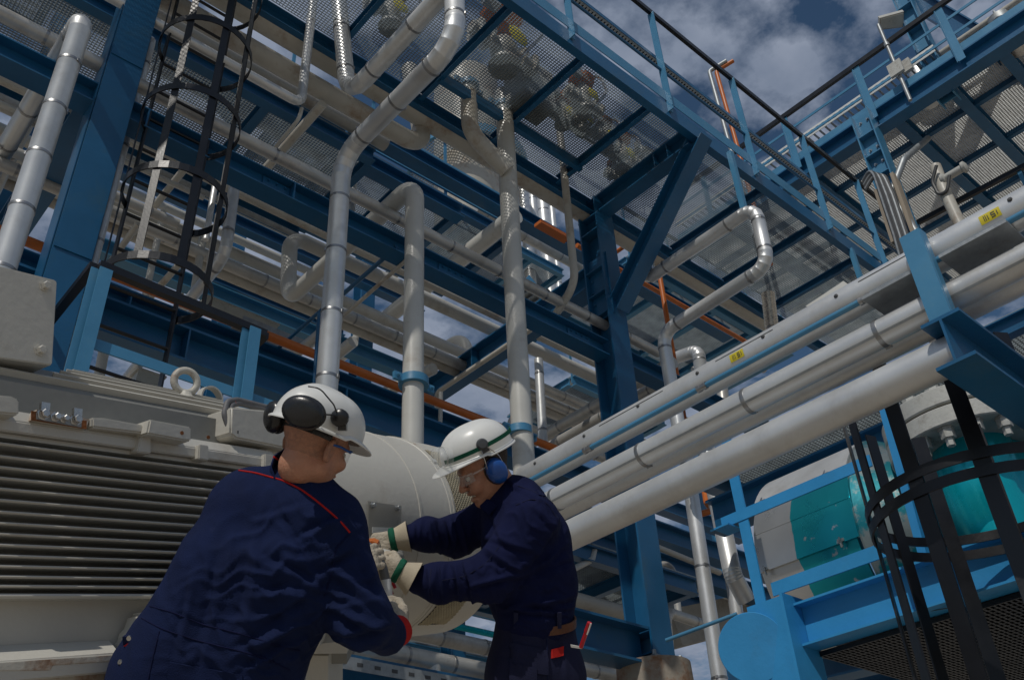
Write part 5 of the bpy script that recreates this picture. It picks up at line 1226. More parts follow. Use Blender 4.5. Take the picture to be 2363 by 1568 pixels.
def glove(wrist, fwd, palm, thumb_side, curl, parent, m=GLOVE, sc=1.0, name='glove', spread=.06, thumb_in=.7):
    """five fingered work glove: fwd wrist->knuckles, palm normal points where fingers close"""
    f = fwd.normalized(); p = (palm - f * palm.dot(f)).normalized(); s_ = f.cross(p) * thumb_side     # s_: towards the thumb
    b = Blob(); kn = []
    for i, (off, ln) in enumerate(((.032, .088), (.011, .094), (-.011, .089), (-.031, .080))):
        k = wrist + (f * ln + s_ * off) * sc; kn.append(k); b.cap(wrist + s_ * off * .55 * sc, k, .019 * sc, .0155 * sc, .018)
    ls = ((.044, .027, .022), (.048, .030, .024), (.045, .028, .023), (.036, .022, .020))
    for i, k in enumerate(kn):
        d = (f + s_ * spread * (1.5 - i)).normalized(); q = k
        for j, l in enumerate(ls[i]):
            ang = curl[j] * (1 + .08 * i); d = (Matrix.Rotation(-ang * 1.0, 3, s_ * thumb_side) @ d).normalized() if False else (d * math.cos(ang) + p * math.sin(ang)).normalized() if j == 0 else (lambda dd, pp: (dd * math.cos(ang) + pp * math.sin(ang)).normalized())(d, (p - d * p.dot(d)).normalized() if abs(p.dot(d)) < .98 else -f)
            if j and d.dot(p) > .9: pass
            e = q + d * l * sc; b.cap(q, e, (.0135 - .0012 * j) * sc, (.0125 - .0012 * j) * sc, .005); q = e
    t0 = wrist + (f * .025 + s_ * .026 + p * .008) * sc; t1 = t0 + (f * .038 + s_ * .026 + p * .020) * sc; t2 = t1 + (f * .034 - s_ * .010 * thumb_in + p * .020) * sc; t3 = t2 + (f * .022 - s_ * .020 * thumb_in + p * .010) * sc
    b.cap(t0, t1, .019 * sc, .0155 * sc, .015); b.cap(t1, t2, .0145 * sc, .0135 * sc, .006); b.cap(t2, t3, .0135 * sc, .012 * sc, .006)
    v, fc = b.mesh(.0035); v = smoothv(v, fc, 1)
    n = vnormals(v, fc); v = v + n * np.array([[.0016 * noise.noise(Vector(q) * 60) + .0012 * noise.noise(Vector(q) * 140)] for q in v])
    g = npmesh(name, v, fc, m, parent)
    return g
def cuff(wrist, back, r0, r1, ln, parent, m=CUFF, band=GREEN):
    bm = nB(); d = back.normalized()
    lathe(bm, wrist, d, [(r0, -.012), (r0 * 1.03, 0), (r1, ln), (r1 - .004, ln + .001), (r0 * .9, .01)], 28, cap=False); jig(bm, .003, 30); o1 = part('glove_cuff', bm, m, parent, 60)
    bm = nB(); lathe(bm, wrist, d, [(r0 * .97, -.024), (r0 + .005, -.020), (r0 + .006, -.004), (r0, .0)], 28, cap=False); jig(bm, .0015, 30); part('glove_band', bm, band, parent, 60)
def jig(bm, a, s_):
    for v in bm.verts: v.co += Vector((noise.noise(v.co * s_), noise.noise(v.co * s_ + Vector((5, 0, 0))), noise.noise(v.co * s_ + Vector((0, 7, 0))))) * a

# ------------------------------------------------------------------ left worker, seen from behind
w1 = thing('person', 'worker in red-piped blue coverall seen from behind, black earmuffs pushed up on white helmet', 'person', at_z(P(470, 1620, 2.5), 0.0))
H1 = HeadFrame(Vector((0, 0, 0)), dirv(.53, .42, .74), dirv(.20, -.93, .10))
H1.c = P(762, 1040, 2.53) - H1(-.012, -.084, -.014)
hb = head_blob(H1, P(690, 1122, 2.645)); 
v, f_ = hb.mesh(.0042); v = smoothv(v, f_, 1); body1 = npmesh('body', v, f_, SKIN, w1)
eyes(H1, w1)
HH1 = HeadFrame(H1(-.008, 0, .032), H1.f + H1.u * .04, H1.u); helmet(HH1, w1)
# cropped hair on the nape
bx, fz_, uz_ = np.array(H1.c), A3(H1.f), A3(H1.u)
def hair(hb, H, m, parent, lo, fr):
    bx_, fz, uz = np.array(H.c), A3(H.f), A3(H.u)
    v, f = hb.mesh(.0045, clip=lambda X: np.maximum(((X - bx_) @ fz) - fr + .3 * np.maximum(0, -((X - bx_) @ uz)), -((X - bx_) @ uz) - lo)); n = vnormals(v, f)
    npmesh('hair', v + n * .0018, f, m, parent)
hair(hb, H1, HAIRG, w1, .045, .012)
specs(H1, w1, PLBLUE)
e1 = H1.l * -1
cup(P(703, 952, 2.45), dirv(-.12, -.25, -.95), H1.u, .060, .044, .036, PLBLACK, w1); cup(P(644, 962, 2.60), dirv(-.75, -.1, -.6), H1.u, .044, .046, .036, PLBLACK, w1)
pv1 = HH1(.028, -.108, .030)
for k in (-1, 1):
    bm = nB(); tube(bm, [P(785 + k * 4, 963, 2.49), P(770, 945 + k * 12, 2.475), P(738, 925 + k * 30, 2.46), P(705 - k * 6, 935 + k * 44, 2.47)], .0022, 6, .03); part('ear_cup_wire', bm, PLBLACK, w1, 60)
bm = nB(); c = P(785, 964, 2.50); d = dirv(-.05, -.2, -1); lathe(bm, c, d, [(.024, 0), (.024, .012), (.018, .018), (.008, .022), (.0001, .022)], 16); box(bm, c + cd * .018 + cr * .006, .022, .03, .016, [cr, cd, d]); part('ear_cup_pivot', bm, PLBLACK, w1, 40)
bm = nB(); cc = H1(-.09, .0, .0); pts = [H1(-.012 - .092 * math.cos(a), -.082 * math.sin(a), .022) for a in [math.radians(q) for q in range(-60, 95, 12)]]
for a, b in zip(pts, pts[1:]): bar(bm, a, b, .003, .026, H1.u)
part('harness_strap', bm, PLBLACK, w1)
# coverall
D1 = 2.5
jb = Blob()
Lp = [(352, 1680, 2.46), (388, 1568, 2.48), (452, 1470, 2.50), (530, 1320, 2.54), (572, 1190, 2.58)]
Rp = [(540, 1680, 2.46), (560, 1568, 2.48), (592, 1470, 2.50), (672, 1330, 2.54), (712, 1205, 2.56)]
for L_, rs in ((Lp, (.135, .128, .122, .122, .100)), (Rp, (.135, .120, .118, .128, .098))):
    for i in range(4): jb.cap(P(*L_[i]), P(*L_[i + 1]), rs[i], rs[i + 1], .10)
jb.cap(P(568, 1168, 2.60), P(758, 1222, 2.55), .092, .088, .05); jb.cap(P(690, 1120, 2.62), P(610, 1150, 2.60), .062, .072, .06); jb.cap(P(692, 1120, 2.62), P(768, 1195, 2.58), .058, .07, .05)
jb.cap(P(776, 1248, 2.54), P(832, 1422, 2.49), .076, .075, .045); jb.cap(P(832, 1425, 2.49), P(890, 1462, 2.66), .075, .056, .04)
jb.cap(P(560, 1210, 2.66), P(640, 1370, 2.92), .08, .075, .05); jb.cap(P(640, 1370, 2.92), P(800, 1320, 3.10), .075, .055, .04)
v, f_ = jb.mesh(.0062); v = smoothv(v, f_, 2)
folds1 = [(738, 1385, 590, 1372, 15.4, 0.0145), (735, 1360, 590, 1290, 14.3, 0.013), (722, 1405, 600, 1475, 15.4, 0.0145), (715, 1320, 640, 1215, 16.3, 0.0116), (792, 1195, 700, 1250, 12.2, 0.013), (690, 1440, 560, 1500, 12.2, 0.0101), (770, 1320, 868, 1395, 13.2, 0.013), (752, 1395, 868, 1440, 12.2, 0.0145), (780, 1455, 880, 1440, 12.2, 0.013), (745, 1300, 800, 1270, 11.2, 0.0116), (520, 1300, 480, 1480, 18.4, 0.0087), (600, 1250, 560, 1450, 18.4, 0.0072), (450, 1330, 420, 1500, 14.3, 0.0072), (640, 1500, 560, 1560, 10.2, 0.0087), (480, 1500, 470, 1590, 12.2, 0.0072), (840, 1290, 880, 1370, 12.2, 0.0087), (800, 1480, 860, 1490, 9.1, 0.0101), (690, 1180, 600, 1200, 14.3, 0.0058)]
v = drape(v, f_, folds1, .0042, 8.5, 2.0, ((-.25, 260, 46, .011, 660, 1360, 190), (1.35, 240, 60, .007, 480, 1420, 190), (.35, 150, 38, .010, 810, 1400, 110), (.15, 200, 40, .007, 560, 1530, 170), (.9, 200, 55, .006, 720, 1180, 120)))
jacket1 = npmesh('coverall', v, f_, NAVY, w1)
bv1 = bvh_of(jacket1)
trim(bv1, 'red_piping', [(522, 1081), (590, 1091), (654, 1109), (695, 1129), (729, 1154), (765, 1184), (790, 1208), (807, 1228)], .0028, RED, w1, lift=.4)
trim(bv1, 'waist_seam', [(318, 1420), (370, 1448), (450, 1475), (540, 1497), (620, 1520), (668, 1545)], .0018, NAVY2, w1)
trim(bv1, 'waist_seam', [(328, 1392), (400, 1412), (470, 1440), (560, 1462), (640, 1488), (690, 1500)], .0018, NAVY2, w1)
trim(bv1, 'armhole_seam', [(806, 1230), (775, 1262), (765, 1320), (748, 1375)], .0018, NAVY2, w1)
trim(bv1, 'side_seam', [(335, 1600), (352, 1520), (368, 1455)], .0016, NAVY2, w1)
patch(bv1, 'back_pocket', [(392, 1525), (560, 1556), (560, 1600), (380, 1600)], NAVY, w1, 14, 6, .004)
trim(bv1, 'pocket_seam', [(392, 1532), (480, 1545), (560, 1563)], .0014, NAVY2, w1)
pf1, n_ = hit(bv1, 318, 1500)
bm = nB(); q = [P(282, 1468, 2.40), P(301, 1466, 2.40), P(322, 1486, 2.40), P(318, 1494, 2.40), P(300, 1485, 2.40), P(284, 1490, 2.41)]; prism(bm, q, cf * .02); part('pocket_flap', bm, NAVY, w1)
bm = nB(); q = [P(284, 1490, 2.398), P(300, 1479, 2.396), P(311, 1484, 2.396), P(315, 1496, 2.398), P(309, 1502, 2.398), P(304, 1492, 2.398), P(295, 1490, 2.398)]; prism(bm, q, cf * .012); part('pocket_lining', bm, RED, w1)
for x, y in ((298, 1471), (277, 1526)):
    p, nn = hit(bv1, x, y) if y > 1500 else (P(x, y, 2.398), -cf)
    if p is not None: bm = nB(); lathe(bm, p, nn, [(.007, 0), (.006, .003), (.002, .003), (.0001, .002)], 14); part('press_stud', bm, STEEL, w1, 40)
# collar
bm = nB(); axn = (H1(-.022, 0, -.075) - P(690, 1122, 2.645)).normalized(); c0 = P(690, 1122, 2.645) + axn * .050; t_, s_, u_ = frame(axn, cf)
rr = []
for k, (r, h) in enumerate(((.084, -.045), (.080, .0), (.073, .034), (.069, .036), (.065, .0))):
    rr.append([bm.verts.new(c0 + axn * (h + (.030 * max(0, (s_ * math.cos(2 * math.pi * j / 36) + u_ * math.sin(2 * math.pi * j / 36)).dot(-cr)) if k in (2, 3) else 0)) + (s_ * math.cos(2 * math.pi * j / 36) + u_ * math.sin(2 * math.pi * j / 36)) * r * (1 + .03 * math.sin(j * 1.7))) for j in range(36)])
for A, B in zip(rr, rr[1:]):
    for j in range(36): bm.faces.new([A[j], A[(j + 1) % 36], B[(j + 1) % 36], B[j]])
bmesh.ops.recalc_face_normals(bm, faces=bm.faces[:]); part('collar', bm, NAVY, w1, 60)
bvc = bvh_of(jacket1, [o for o in w1.children if o.name.startswith('collar')][0])
trim(bvc, 'red_piping', [(620, 1052), (632, 1054), (650, 1064), (672, 1078)], .0030, RED, w1, lift=.4)
# gloves of the left worker
ww = P(893, 1462, 2.67); gd_ = dirv(.28, -.05, .95)
bm = nB(); lathe(bm, P(896, 1463, 2.665), dirv(.55, .0, .83), [(.038, 0), (.044, .004), (.044, .05), (.038, .055)], 28, cap=False); jig(bm, .003, 25); part('glove_cuff', bm, RED, w1, 60)
glove(P(915, 1462, 2.74), dirv(.1, -.2, .97), dirv(-.9, -.1, .3), 1, (.5, .7, .5), w1)
glove(P(806, 1316, 3.12), dirv(.75, -.35, .55), dirv(.3, .2, .9), 1, (.5, .8, .6), w1)
# ------------------------------------------------------------------ right worker, facing left
w2p = thing('person', 'smiling worker in navy work clothes with blue earmuffs, white helmet and leather gloves, facing left', 'person', at_z(P(1240, 1620, 3.45), 0))
H2 = HeadFrame(Vector((0, 0, 0)), dirv(-.82, .45, -.30), dirv(-.42, -.90, -.06))
H2.c = P(1117, 1074, 3.52)
hb = head_blob(H2, P(1158, 1150, 3.56), smile=1.0)
v, f_ = hb.mesh(.0036); v = smoothv(v, f_, 1); npmesh('body', v, f_, SKIN, w2p)
eyes(H2, w2p)
bm = nB()
for a in range(-24, 25, 4): box(bm, H2(.0865 + .006 * math.cos(math.radians(a * 3)), .001 * a, -.073), .004, .0036, .0075, [H2.f, H2.l, H2.u])
part('teeth', bm, TEETH, w2p)
hair(hb, H2, HAIR, w2p, .05, .01)
HH2 = HeadFrame(H2(.0, 0, .050), H2.f + H2.u * .10, H2.u); helmet(HH2, w2p)
specs(H2, w2p, CLEAR)
cc = H2(-.012, .078, -.022); cup(cc, H2.l + H2.f * .05, H2.u, .040, .050, .046, PLBLUE, w2p)
cup(H2(-.012, .074, -.022), H2.l, H2.u, .043, .053, .010, PLBLACK, w2p, 'ear_cushion')
for k in (-1, 1):
    bm = nB(); tube(bm, [cc + H2.l * .02 + H2.f * .034 * k, cc + H2.l * .035 + H2.f * .028 * k + H2.u * .05, HH2(.0 + .012 * k, .116, .03)], .0018, 6, .02); part('ear_cup_wire', bm, STEEL, w2p, 60)
bm = nB(); c = HH2(.0, .108, .040); d = (H2.l + H2.u * .35).normalized(); lathe(bm, c, d, [(.022, 0), (.022, .010), (.016, .016), (.0001, .017)], 18); part('ear_cup_pivot', bm, GREYD, w2p, 40)
bm = nB(); box(bm, c - H2.u * .022 + d * .004, .03, .02, .008, [H2.f, H2.u, d]); part('pivot_arm', bm, GREYD, w2p, 40)
# goggles strapped round the helmet
gp = []
for k in range(15):
    a = math.radians(22 + k * 11); gp.append(HH2(.148 * math.cos(a), .119 * math.sin(a), .028 + .012 * k / 14))
bm = nB()
for a, b in zip(gp, gp[1:]): bar(bm, a, b, .003, .015, HH2.u)
part('goggle_strap', bm, GREEN, w2p)
gc = HH2(.128, .02, .045); ga = (H2.f * .9 + H2.u * .42).normalized(); gs = H2.l
bm = nB(); t_, u_ = ga, ga.cross(gs).normalized(); rr = []
for r, h in ((1.0, -.02), (1.08, .0), (1.06, .022), (.95, .034), (.5, .040), (.0005, .041)):
    rr.append([bm.verts.new(gc + ga * h + gs * math.cos(2 * math.pi * j / 32) * r * .072 + u_ * math.sin(2 * math.pi * j / 32) * r * .036) for j in range(32)])
for A, B in zip(rr, rr[1:]):
    for j in range(32): bm.faces.new([A[j], A[(j + 1) % 32], B[(j + 1) % 32], B[j]])
part('goggles', bm, CLEAR, w2p, 60)
bm = nB(); lathe(bm, gc, ga, [(.05, 0), (.053, .0), (.053, .006), (.05, .006)], 28, cap=False)
for v_ in bm.verts:
    q = v_.co - gc; v_.co = gc + ga * q.dot(ga) + gs * q.dot(gs) * 1.45 + u_ * q.dot(u_) * .72
part('goggle_rim', bm, CLEARP, w2p, 60)
# shirt
jb = Blob()
Fp = [(1216, 1428, 3.36), (1200, 1340, 3.42), (1186, 1240, 3.48), (1172, 1175, 3.52)]
Bp = [(1252, 1428, 3.42), (1250, 1340, 3.46), (1240, 1240, 3.50), (1208, 1165, 3.54)]
for L_, rs in ((Fp, (.108, .116, .105, .085)), (Bp, (.112, .112, .102, .082))):
    for i in range(3): jb.cap(P(*L_[i]), P(*L_[i + 1]), rs[i], rs[i + 1], .07)
jb.cap(P(1160, 1140, 3.54), P(1180, 1180, 3.52), .070, .085, .05)
jb.cap(P(1200, 1150, 3.50), P(1226, 1200, 3.38), .072, .088, .05)
jb.cap(P(1226, 1205, 3.38), P(1128, 1332, 3.26), .088, .076, .045); jb.cap(P(1128, 1334, 3.26), P(1010, 1343, 3.30), .076, .064, .04); jb.cap(P(1010, 1343, 3.30), P(966, 1338, 3.32), .062, .046, .03)
jb.cap(P(1150, 1182, 3.62), P(1052, 1236, 3.62), .082, .070, .045); jb.cap(P(1052, 1236, 3.62), P(985, 1232, 3.54), .070, .060, .04); jb.cap(P(985, 1232, 3.54), P(945, 1237, 3.48), .058, .042, .03)
v, f_ = jb.mesh(.0068); v = smoothv(v, f_, 1)
folds2 = [(1075, 1300, 1092, 1385, 7.6, 0.0153), (1050, 1300, 1062, 1375, 6.8, 0.0136), (1020, 1308, 1026, 1378, 6.0, 0.0136), (990, 1315, 994, 1366, 5.1, 0.0119), (1110, 1262, 1185, 1310, 9.3, 0.0136), (1130, 1240, 1215, 1262, 9.3, 0.0119), (1100, 1350, 1190, 1330, 8.5, 0.0153), (1195, 1335, 1295, 1262, 11.9, 0.0136), (1200, 1390, 1320, 1372, 10.2, 0.0136), (1210, 1300, 1280, 1210, 10.2, 0.0119), (1170, 1402, 1300, 1412, 7.6, 0.0119), (1240, 1180, 1285, 1230, 8.5, 0.0085), (1020, 1195, 1030, 1268, 6.8, 0.0119), (1060, 1190, 1075, 1270, 7.6, 0.0119), (990, 1205, 996, 1258, 5.1, 0.0102), (1180, 1110, 1240, 1150, 8.5, 0.0085), (1260, 1300, 1310, 1290, 8.5, 0.0102), (1140, 1200, 1160, 1250, 7.6, 0.0102), (1240, 1390, 1330, 1400, 6.8, 0.0102)]
v = drape(v, f_, folds2, .004, 10.0, 5.0, ((1.5, 150, 30, .008, 1050, 1340, 90), (-.4, 170, 40, .008, 1220, 1320, 120), (1.45, 120, 26, .007, 1010, 1235, 70), (.2, 150, 36, .006, 1240, 1400, 100), (.9, 140, 36, .006, 1230, 1200, 90)))
shirt2 = npmesh('work_shirt', v, f_, NAVY2, w2p)
bv2 = bvh_of(shirt2)
trim(bv2, 'shoulder_seam', [(1190, 1165), (1225, 1150), (1262, 1160), (1285, 1195)], .0018, NAVY3, w2p)
trim(bv2, 'yoke_seam', [(1195, 1120), (1235, 1135), (1275, 1160)], .0016, NAVY3, w2p)
trim(bv2, 'sleeve_seam', [(1150, 1262), (1120, 1300), (1075, 1328), (1020, 1338)], .0015, NAVY3, w2p)
trim(bv2, 'cuff_seam', [(995, 1312), (990, 1338), (997, 1372)], .0018, NAVY3, w2p)
patch(bv2, 'shoulder_tab', [(1236, 1130), (1252, 1134), (1258, 1146), (1242, 1142)], NAVY2, w2p, 3, 3, .004)
# collar of the shirt
bm = nB(); axn = (H2(-.022, 0, -.07) - P(1160, 1155, 3.555)).normalized(); c0 = P(1160, 1148, 3.555) + axn * .035; t_, s_, u_ = frame(axn, cf); rr = []
for k, (r, h) in enumerate(((.082, -.045), (.079, -.005), (.076, .030), (.070, .032), (.068, -.01))):
    rr.append([bm.verts.new(c0 + axn * (h * (1 + .2 * math.sin(2 * math.pi * j / 36 * 2))) + (s_ * math.cos(2 * math.pi * j / 36) + u_ * math.sin(2 * math.pi * j / 36)) * r * (1 + .03 * math.sin(j * 1.3))) for j in range(36)])
for A, B in zip(rr, rr[1:]):
    for j in range(36): bm.faces.new([A[j], A[(j + 1) % 36], B[(j + 1) % 36], B[j]])
bmesh.ops.recalc_face_normals(bm, faces=bm.faces[:]); part('collar', bm, NAVY2, w2p, 60)
bm = nB(); prism(bm, [P(1105, 1168, 3.44), P(1124, 1150, 3.43), P(1150, 1165, 3.42), P(1128, 1190, 3.42)], cf * .012); bev(bm, .003); part('collar_tip', bm, NAVY2, w2p)
# trousers
tbb = Blob()
for (a, b, ra, rb) in (((1212, 1448, 3.37), (1205, 1560, 3.32), .110, .118), ((1262, 1448, 3.42), (1270, 1560, 3.38), .100, .112), ((1205, 1560, 3.32), (1200, 1720, 3.26), .118, .098), ((1270, 1560, 3.38), (1275, 1720, 3.34), .112, .098)): tbb.cap(P(*a), P(*b), ra, rb, .06)
cz2 = np.array(P(1235, 1432, 3.4)); upn = np.array(dirv(.06, -1, 0))
v, f_ = tbb.mesh(.0075, clip=lambda X: (X - cz2) @ upn - .002); v = smoothv(v, f_, 1)
v = drape(v, f_, [(1180, 1470, 1200, 1540, 8, .006), (1260, 1470, 1255, 1560, 8, .006), (1300, 1470, 1310, 1550, 8, .005), (1160, 1500, 1230, 1510, 8, .004)], .003, 9, 8)
tr2 = npmesh('trousers', v, f_, NAVY3, w2p); bv3 = bvh_of(tr2)
c = P(1237, 1431, 3.39); axb = (P(1237, 1380, 3.39) - c).normalized(); t_, s_, u_ = frame(axb, cf)
def beltring(bm, h0, h1, e):
    rr = []
    for h, q in ((h0, e), (h1, e), (h1, e - .006), (h0, e - .006), (h0, e)):
        rr.append([bm.verts.new(c + axb * h + s_ * math.cos(2 * math.pi * j / 40) * (.138 + q) * (1) + u_ * math.sin(2 * math.pi * j / 40) * (.114 + q)) for j in range(40)])
    for A, B in zip(rr, rr[1:]):
        for j in range(40): bm.faces.new([A[j], A[(j + 1) % 40], B[(j + 1) % 40], B[j]])
    bmesh.ops.recalc_face_normals(bm, faces=bm.faces[:])
bm = nB(); beltring(bm, -.018, .012, .006); part('belt', bm, BROWN, w2p, 60)
for x in (1190, 1290):
    bm = nB(); q = P(x, 1430, 3.262 if x < 1250 else 3.29); box(bm, q, .016, .008, .055, [cr, cf, -cd]); part('belt_loop', bm, NAVY3, w2p)
patch(bv3, 'cargo_pocket', [(1180, 1482), (1262, 1500), (1262, 1556), (1175, 1545)], NAVY3, w2p, 10, 8, .007)
patch(bv3, 'tool_pocket', [(1178, 1528), (1236, 1540), (1236, 1600), (1176, 1590)], NAVY3, w2p, 8, 6, .010)
trim(bv3, 'pocket_seam', [(1176, 1528), (1205, 1531), (1238, 1541)], .0014, NAVY, w2p)
trim(bv3, 'side_seam', [(1258, 1440), (1263, 1500), (1262, 1566)], .0015, NAVY, w2p)
patch(bv3, 'red_tab', [(1271, 1497), (1299, 1490), (1299, 1512), (1271, 1518)], RED, w2p, 5, 4, .009)
patch(bv3, 'hip_pocket', [(1300, 1484), (1344, 1489), (1340, 1560), (1298, 1556)], NAVY3, w2p, 6, 8, .010)
# marker and folded note in the pocket
t = thing('marker_pen', 'red marker pen sticking up from the right worker trouser pocket', 'pen', P(1345, 1488, 3.30))
a, b = P(1340, 1492, 3.29), P(1360, 1435, 3.27)
bm = nB(); sweep(bm, [a, a.lerp(b, .62), a.lerp(b, .63), b], [.0075, .0075, .0090, .0085], 12); part('barrel', bm, REDP, t, 40)
bm = nB(); bar(bm, a.lerp(b, .55) - cf * .010 + cr * .004, b - cf * .010 + cr * .004, .004, .003); part('clip', bm, HELM, t)
bm = nB(); prism(bm, [P(1316, 1486, 3.29), P(1342, 1491, 3.29), P(1342, 1496, 3.29), P(1317, 1492, 3.29)], cf * .004); tag(obj('folded_note', bm, HELM), 'edge of a white folded note beside the red marker pen', 'note')
# gloves
gw = P(916, 1243, 3.45); bm = nB(); sweep(bm, [P(955, 1236, 3.49), P(910, 1243, 3.45)], [.033, .028], 16); part('forearm', bm, SKIN, w2p, 60)
glove(gw, dirv(-.92, .22, -.10), dirv(-.1, .55, .80), 1, (.8, 1.25, .8), w2p, sc=.95, thumb_in=.9)
cuff(P(914, 1243, 3.45), dirv(.95, -.20, .1), .038, .056, .046, w2p)
gw2 = P(930, 1320, 3.29); bm = nB(); sweep(bm, [P(972, 1338, 3.32), P(922, 1316, 3.29)], [.035, .028], 16); part('forearm', bm, SKIN, w2p, 60)
glove(gw2, dirv(-.90, -.12, .32), dirv(-.15, .1, .95), -1, (1.0, 1.25, .8), w2p, sc=.95)
cuff(P(927, 1319, 3.29), dirv(.86, .45, -.05), .038, .062, .050, w2p)
# what they work on: valve block, hose and orange clamp
vb = thing('hose_coupling', 'dirty steel coupling block on the drum held by the gloved hands', 'coupling', dbolt(885, 1290)[0])
p, nn = dbolt(890, 1285); q0 = P(884, 1285, 3.42); bm = nB(); sweep(bm, [p - nn * .02, p + nn * .04, p + nn * .05, q0, q0 - nn * -.03], [.055, .055, .036, .036, .03], 14); part('spigot', bm, GREYFR, vb, 40)
bm = nB(); lathe(bm, p, nn, [(.075, 0), (.075, .022), (.05, .024)], 8); part('flange', bm, GREYFR, vb, 40)
bm = nB(); tube(bm, [q0 + cd * .07 - cr * .02, q0 - cd * .06 - cr * .04], .026, 14); lathe(bm, q0 + cd * .05 - cr * .026, dirv(-.15, -1, 0), [(.036, -.012), (.036, .012)], 6); part('swivel', bm, STEEL, vb, 40)
bm = nB(); tube(bm, [P(905, 1370, 3.4), P(897, 1352, 3.4), P(905, 1340, 3.41), P(912, 1356, 3.4)], .006, 8, .012); part('red_clip', bm, REDP, vb, 40)
hs = thing('hose', 'grey rubber hose with white taped end curving down from the orange clamp', 'hose', P(860, 1270, 3.36))
pts = [P(828, 1246, 3.24), P(852, 1262, 3.22), P(872, 1284, 3.20), P(884, 1312, 3.19), P(890, 1340, 3.19)]
bm = nB(); tube(bm, pts, .0155, 12, .06, 5); part('rubber', bm, HOSE, hs, 60)
bm = nB(); tube(bm, [P(889.5, 1336, 3.19), P(893, 1362, 3.18), P(895, 1400, 3.18), P(890, 1470, 3.2)], .0175, 12, .06, 4); part('taped_end', bm, HOSEW, hs, 60)
oc = thing('spring_clamp', 'orange plastic spring clamp pinched by the upper glove', 'clamp', P(852, 1256, 3.40))
for pts in ([(836, 1250), (858, 1248), (872, 1254), (868, 1262), (850, 1258), (836, 1262)], [(840, 1258), (850, 1260), (862, 1272), (866, 1284), (858, 1284), (848, 1270)]):
    bm = nB(); prism(bm, [P(x, y, 3.27) for x, y in pts], cf * .06); bev(bm, .004); part('jaw', bm, ORANGE, oc, 40)
# ------------------------------------------------------------------ deeper layers of the plant
def plat(label, x0, x1, y0, y1, z, m=BLUE, pitch=.034, n=3, dp=.02, name='grating_platform', rail=None):
    t = thing(name, label, 'platform', (x0, y0, z))
    for y in (y0, y1):
        bm = nB(); ibeam(bm, Vector((x0, y, z - .11)), Vector((x1, y, z - .11)), .18, .12); part('edge_beam', bm, m, t)
    for k in range(n + 1):
        x = x0 + (x1 - x0) * k / n; bm = nB(); ibeam(bm, Vector((x, y0 + .07, z - .10)), Vector((x, y1 - .07, z - .10)), .14, .10); part('cross_beam', bm, m, t)
        if k < n:
            xa, xb_ = x, x0 + (x1 - x0) * (k + 1) / n; bm = nB(); grating(bm, Vector((xa + .01, y0 - .05, z)), Vector((xb_ - .01, y0 - .05, z)), Vector((xb_ - .01, y1 + .05, z)), Vector((xa + .01, y1 + .05, z)), pitch, dp, .007); part('grating_panel', bm, GRAT, t, kind='stuff')
    if rail:
        for yy, xs_ in rail:
            for k in range(xs_ + 1):
                x = x0 + (x1 - x0) * k / xs_; bm = nB(); bar(bm, Vector((x, yy, z - .15)), Vector((x, yy, z + 1.1)), .05, .014, Yv); part('rail_post', bm, BLUEL, t)
            for h, mm in ((1.1, BLACK), (.6, BLUEL), (.12, BLUEL)):
                bm = nB(); bar(bm, Vector((x0, yy - .02, z + h)), Vector((x1, yy - .02, z + h)), .03, .05 if h != .12 else .12); part('rail', bm, mm, t)
    return t
plat('dim grating platform behind the ladder cage under the thick top pipes', -2.5, 4.3, 6.75, 8.4, 9.75, n=5)
plat('far grating platform with railing behind the upper riser bend', 3.7, 7.6, 7.95, 9.6, 11.1, n=4, rail=((7.9, 3),))
plat('far upper left grating platform behind the wide left column', -3, .9, 8.2, 9.8, 12.4, n=3)
p = RY(1560, 740, 3.0); plat('light blue framed grating platform right of the tall H column', p.x - 2.2, p.x + 2.6, p.y - .8, p.y + 1.2, p.z, m=BLUEL, n=4, rail=((p.y - .8, 4),))
p = RY(1330, 930, 4.0); plat('low light blue grating platform behind the tall riser foot', p.x - .7, p.x + 1.6, p.y - .6, p.y + 1.0, p.z, m=BLUEL, n=2, rail=((p.y - .6, 2),))
p = RY(1385, 1300, 1.2); plat('dim grating platform low behind the right worker back', p.x - 1.4, p.x + 1.3, p.y - .3, p.y + 1.6, p.z, n=3)
p = RY(1180, 560, 5.5); plat('far grating platform between the tall riser and the tall H column', p.x - 1.2, p.x + 1.5, p.y, p.y + 1.5, p.z, n=3, m=BLUEL)
p = RY(640, 130, 3.5)
# silver columns far behind
for lab, x, y0_, y1_, w, off in (('far silver column behind the tall riser, first from the left', 1203, 400, 680, 24, 6), ('far silver column behind the tall riser, second from the left', 1226, 430, 690, 20, 7), ('far silver column behind the tall riser, third from the left', 1250, 445, 700, 30, 8), ('slim far silver column just left of the tall H column', 1272, 470, 700, 15, 7)):
    a = RY(x, y0_, off); b = E(a, x + (y1_ - y0_) * .09, y1_, 'Z'); pipe(lab, [b - Zv * 1, a + Zv * .3], rp(w, a), ALU, bands=1.3)
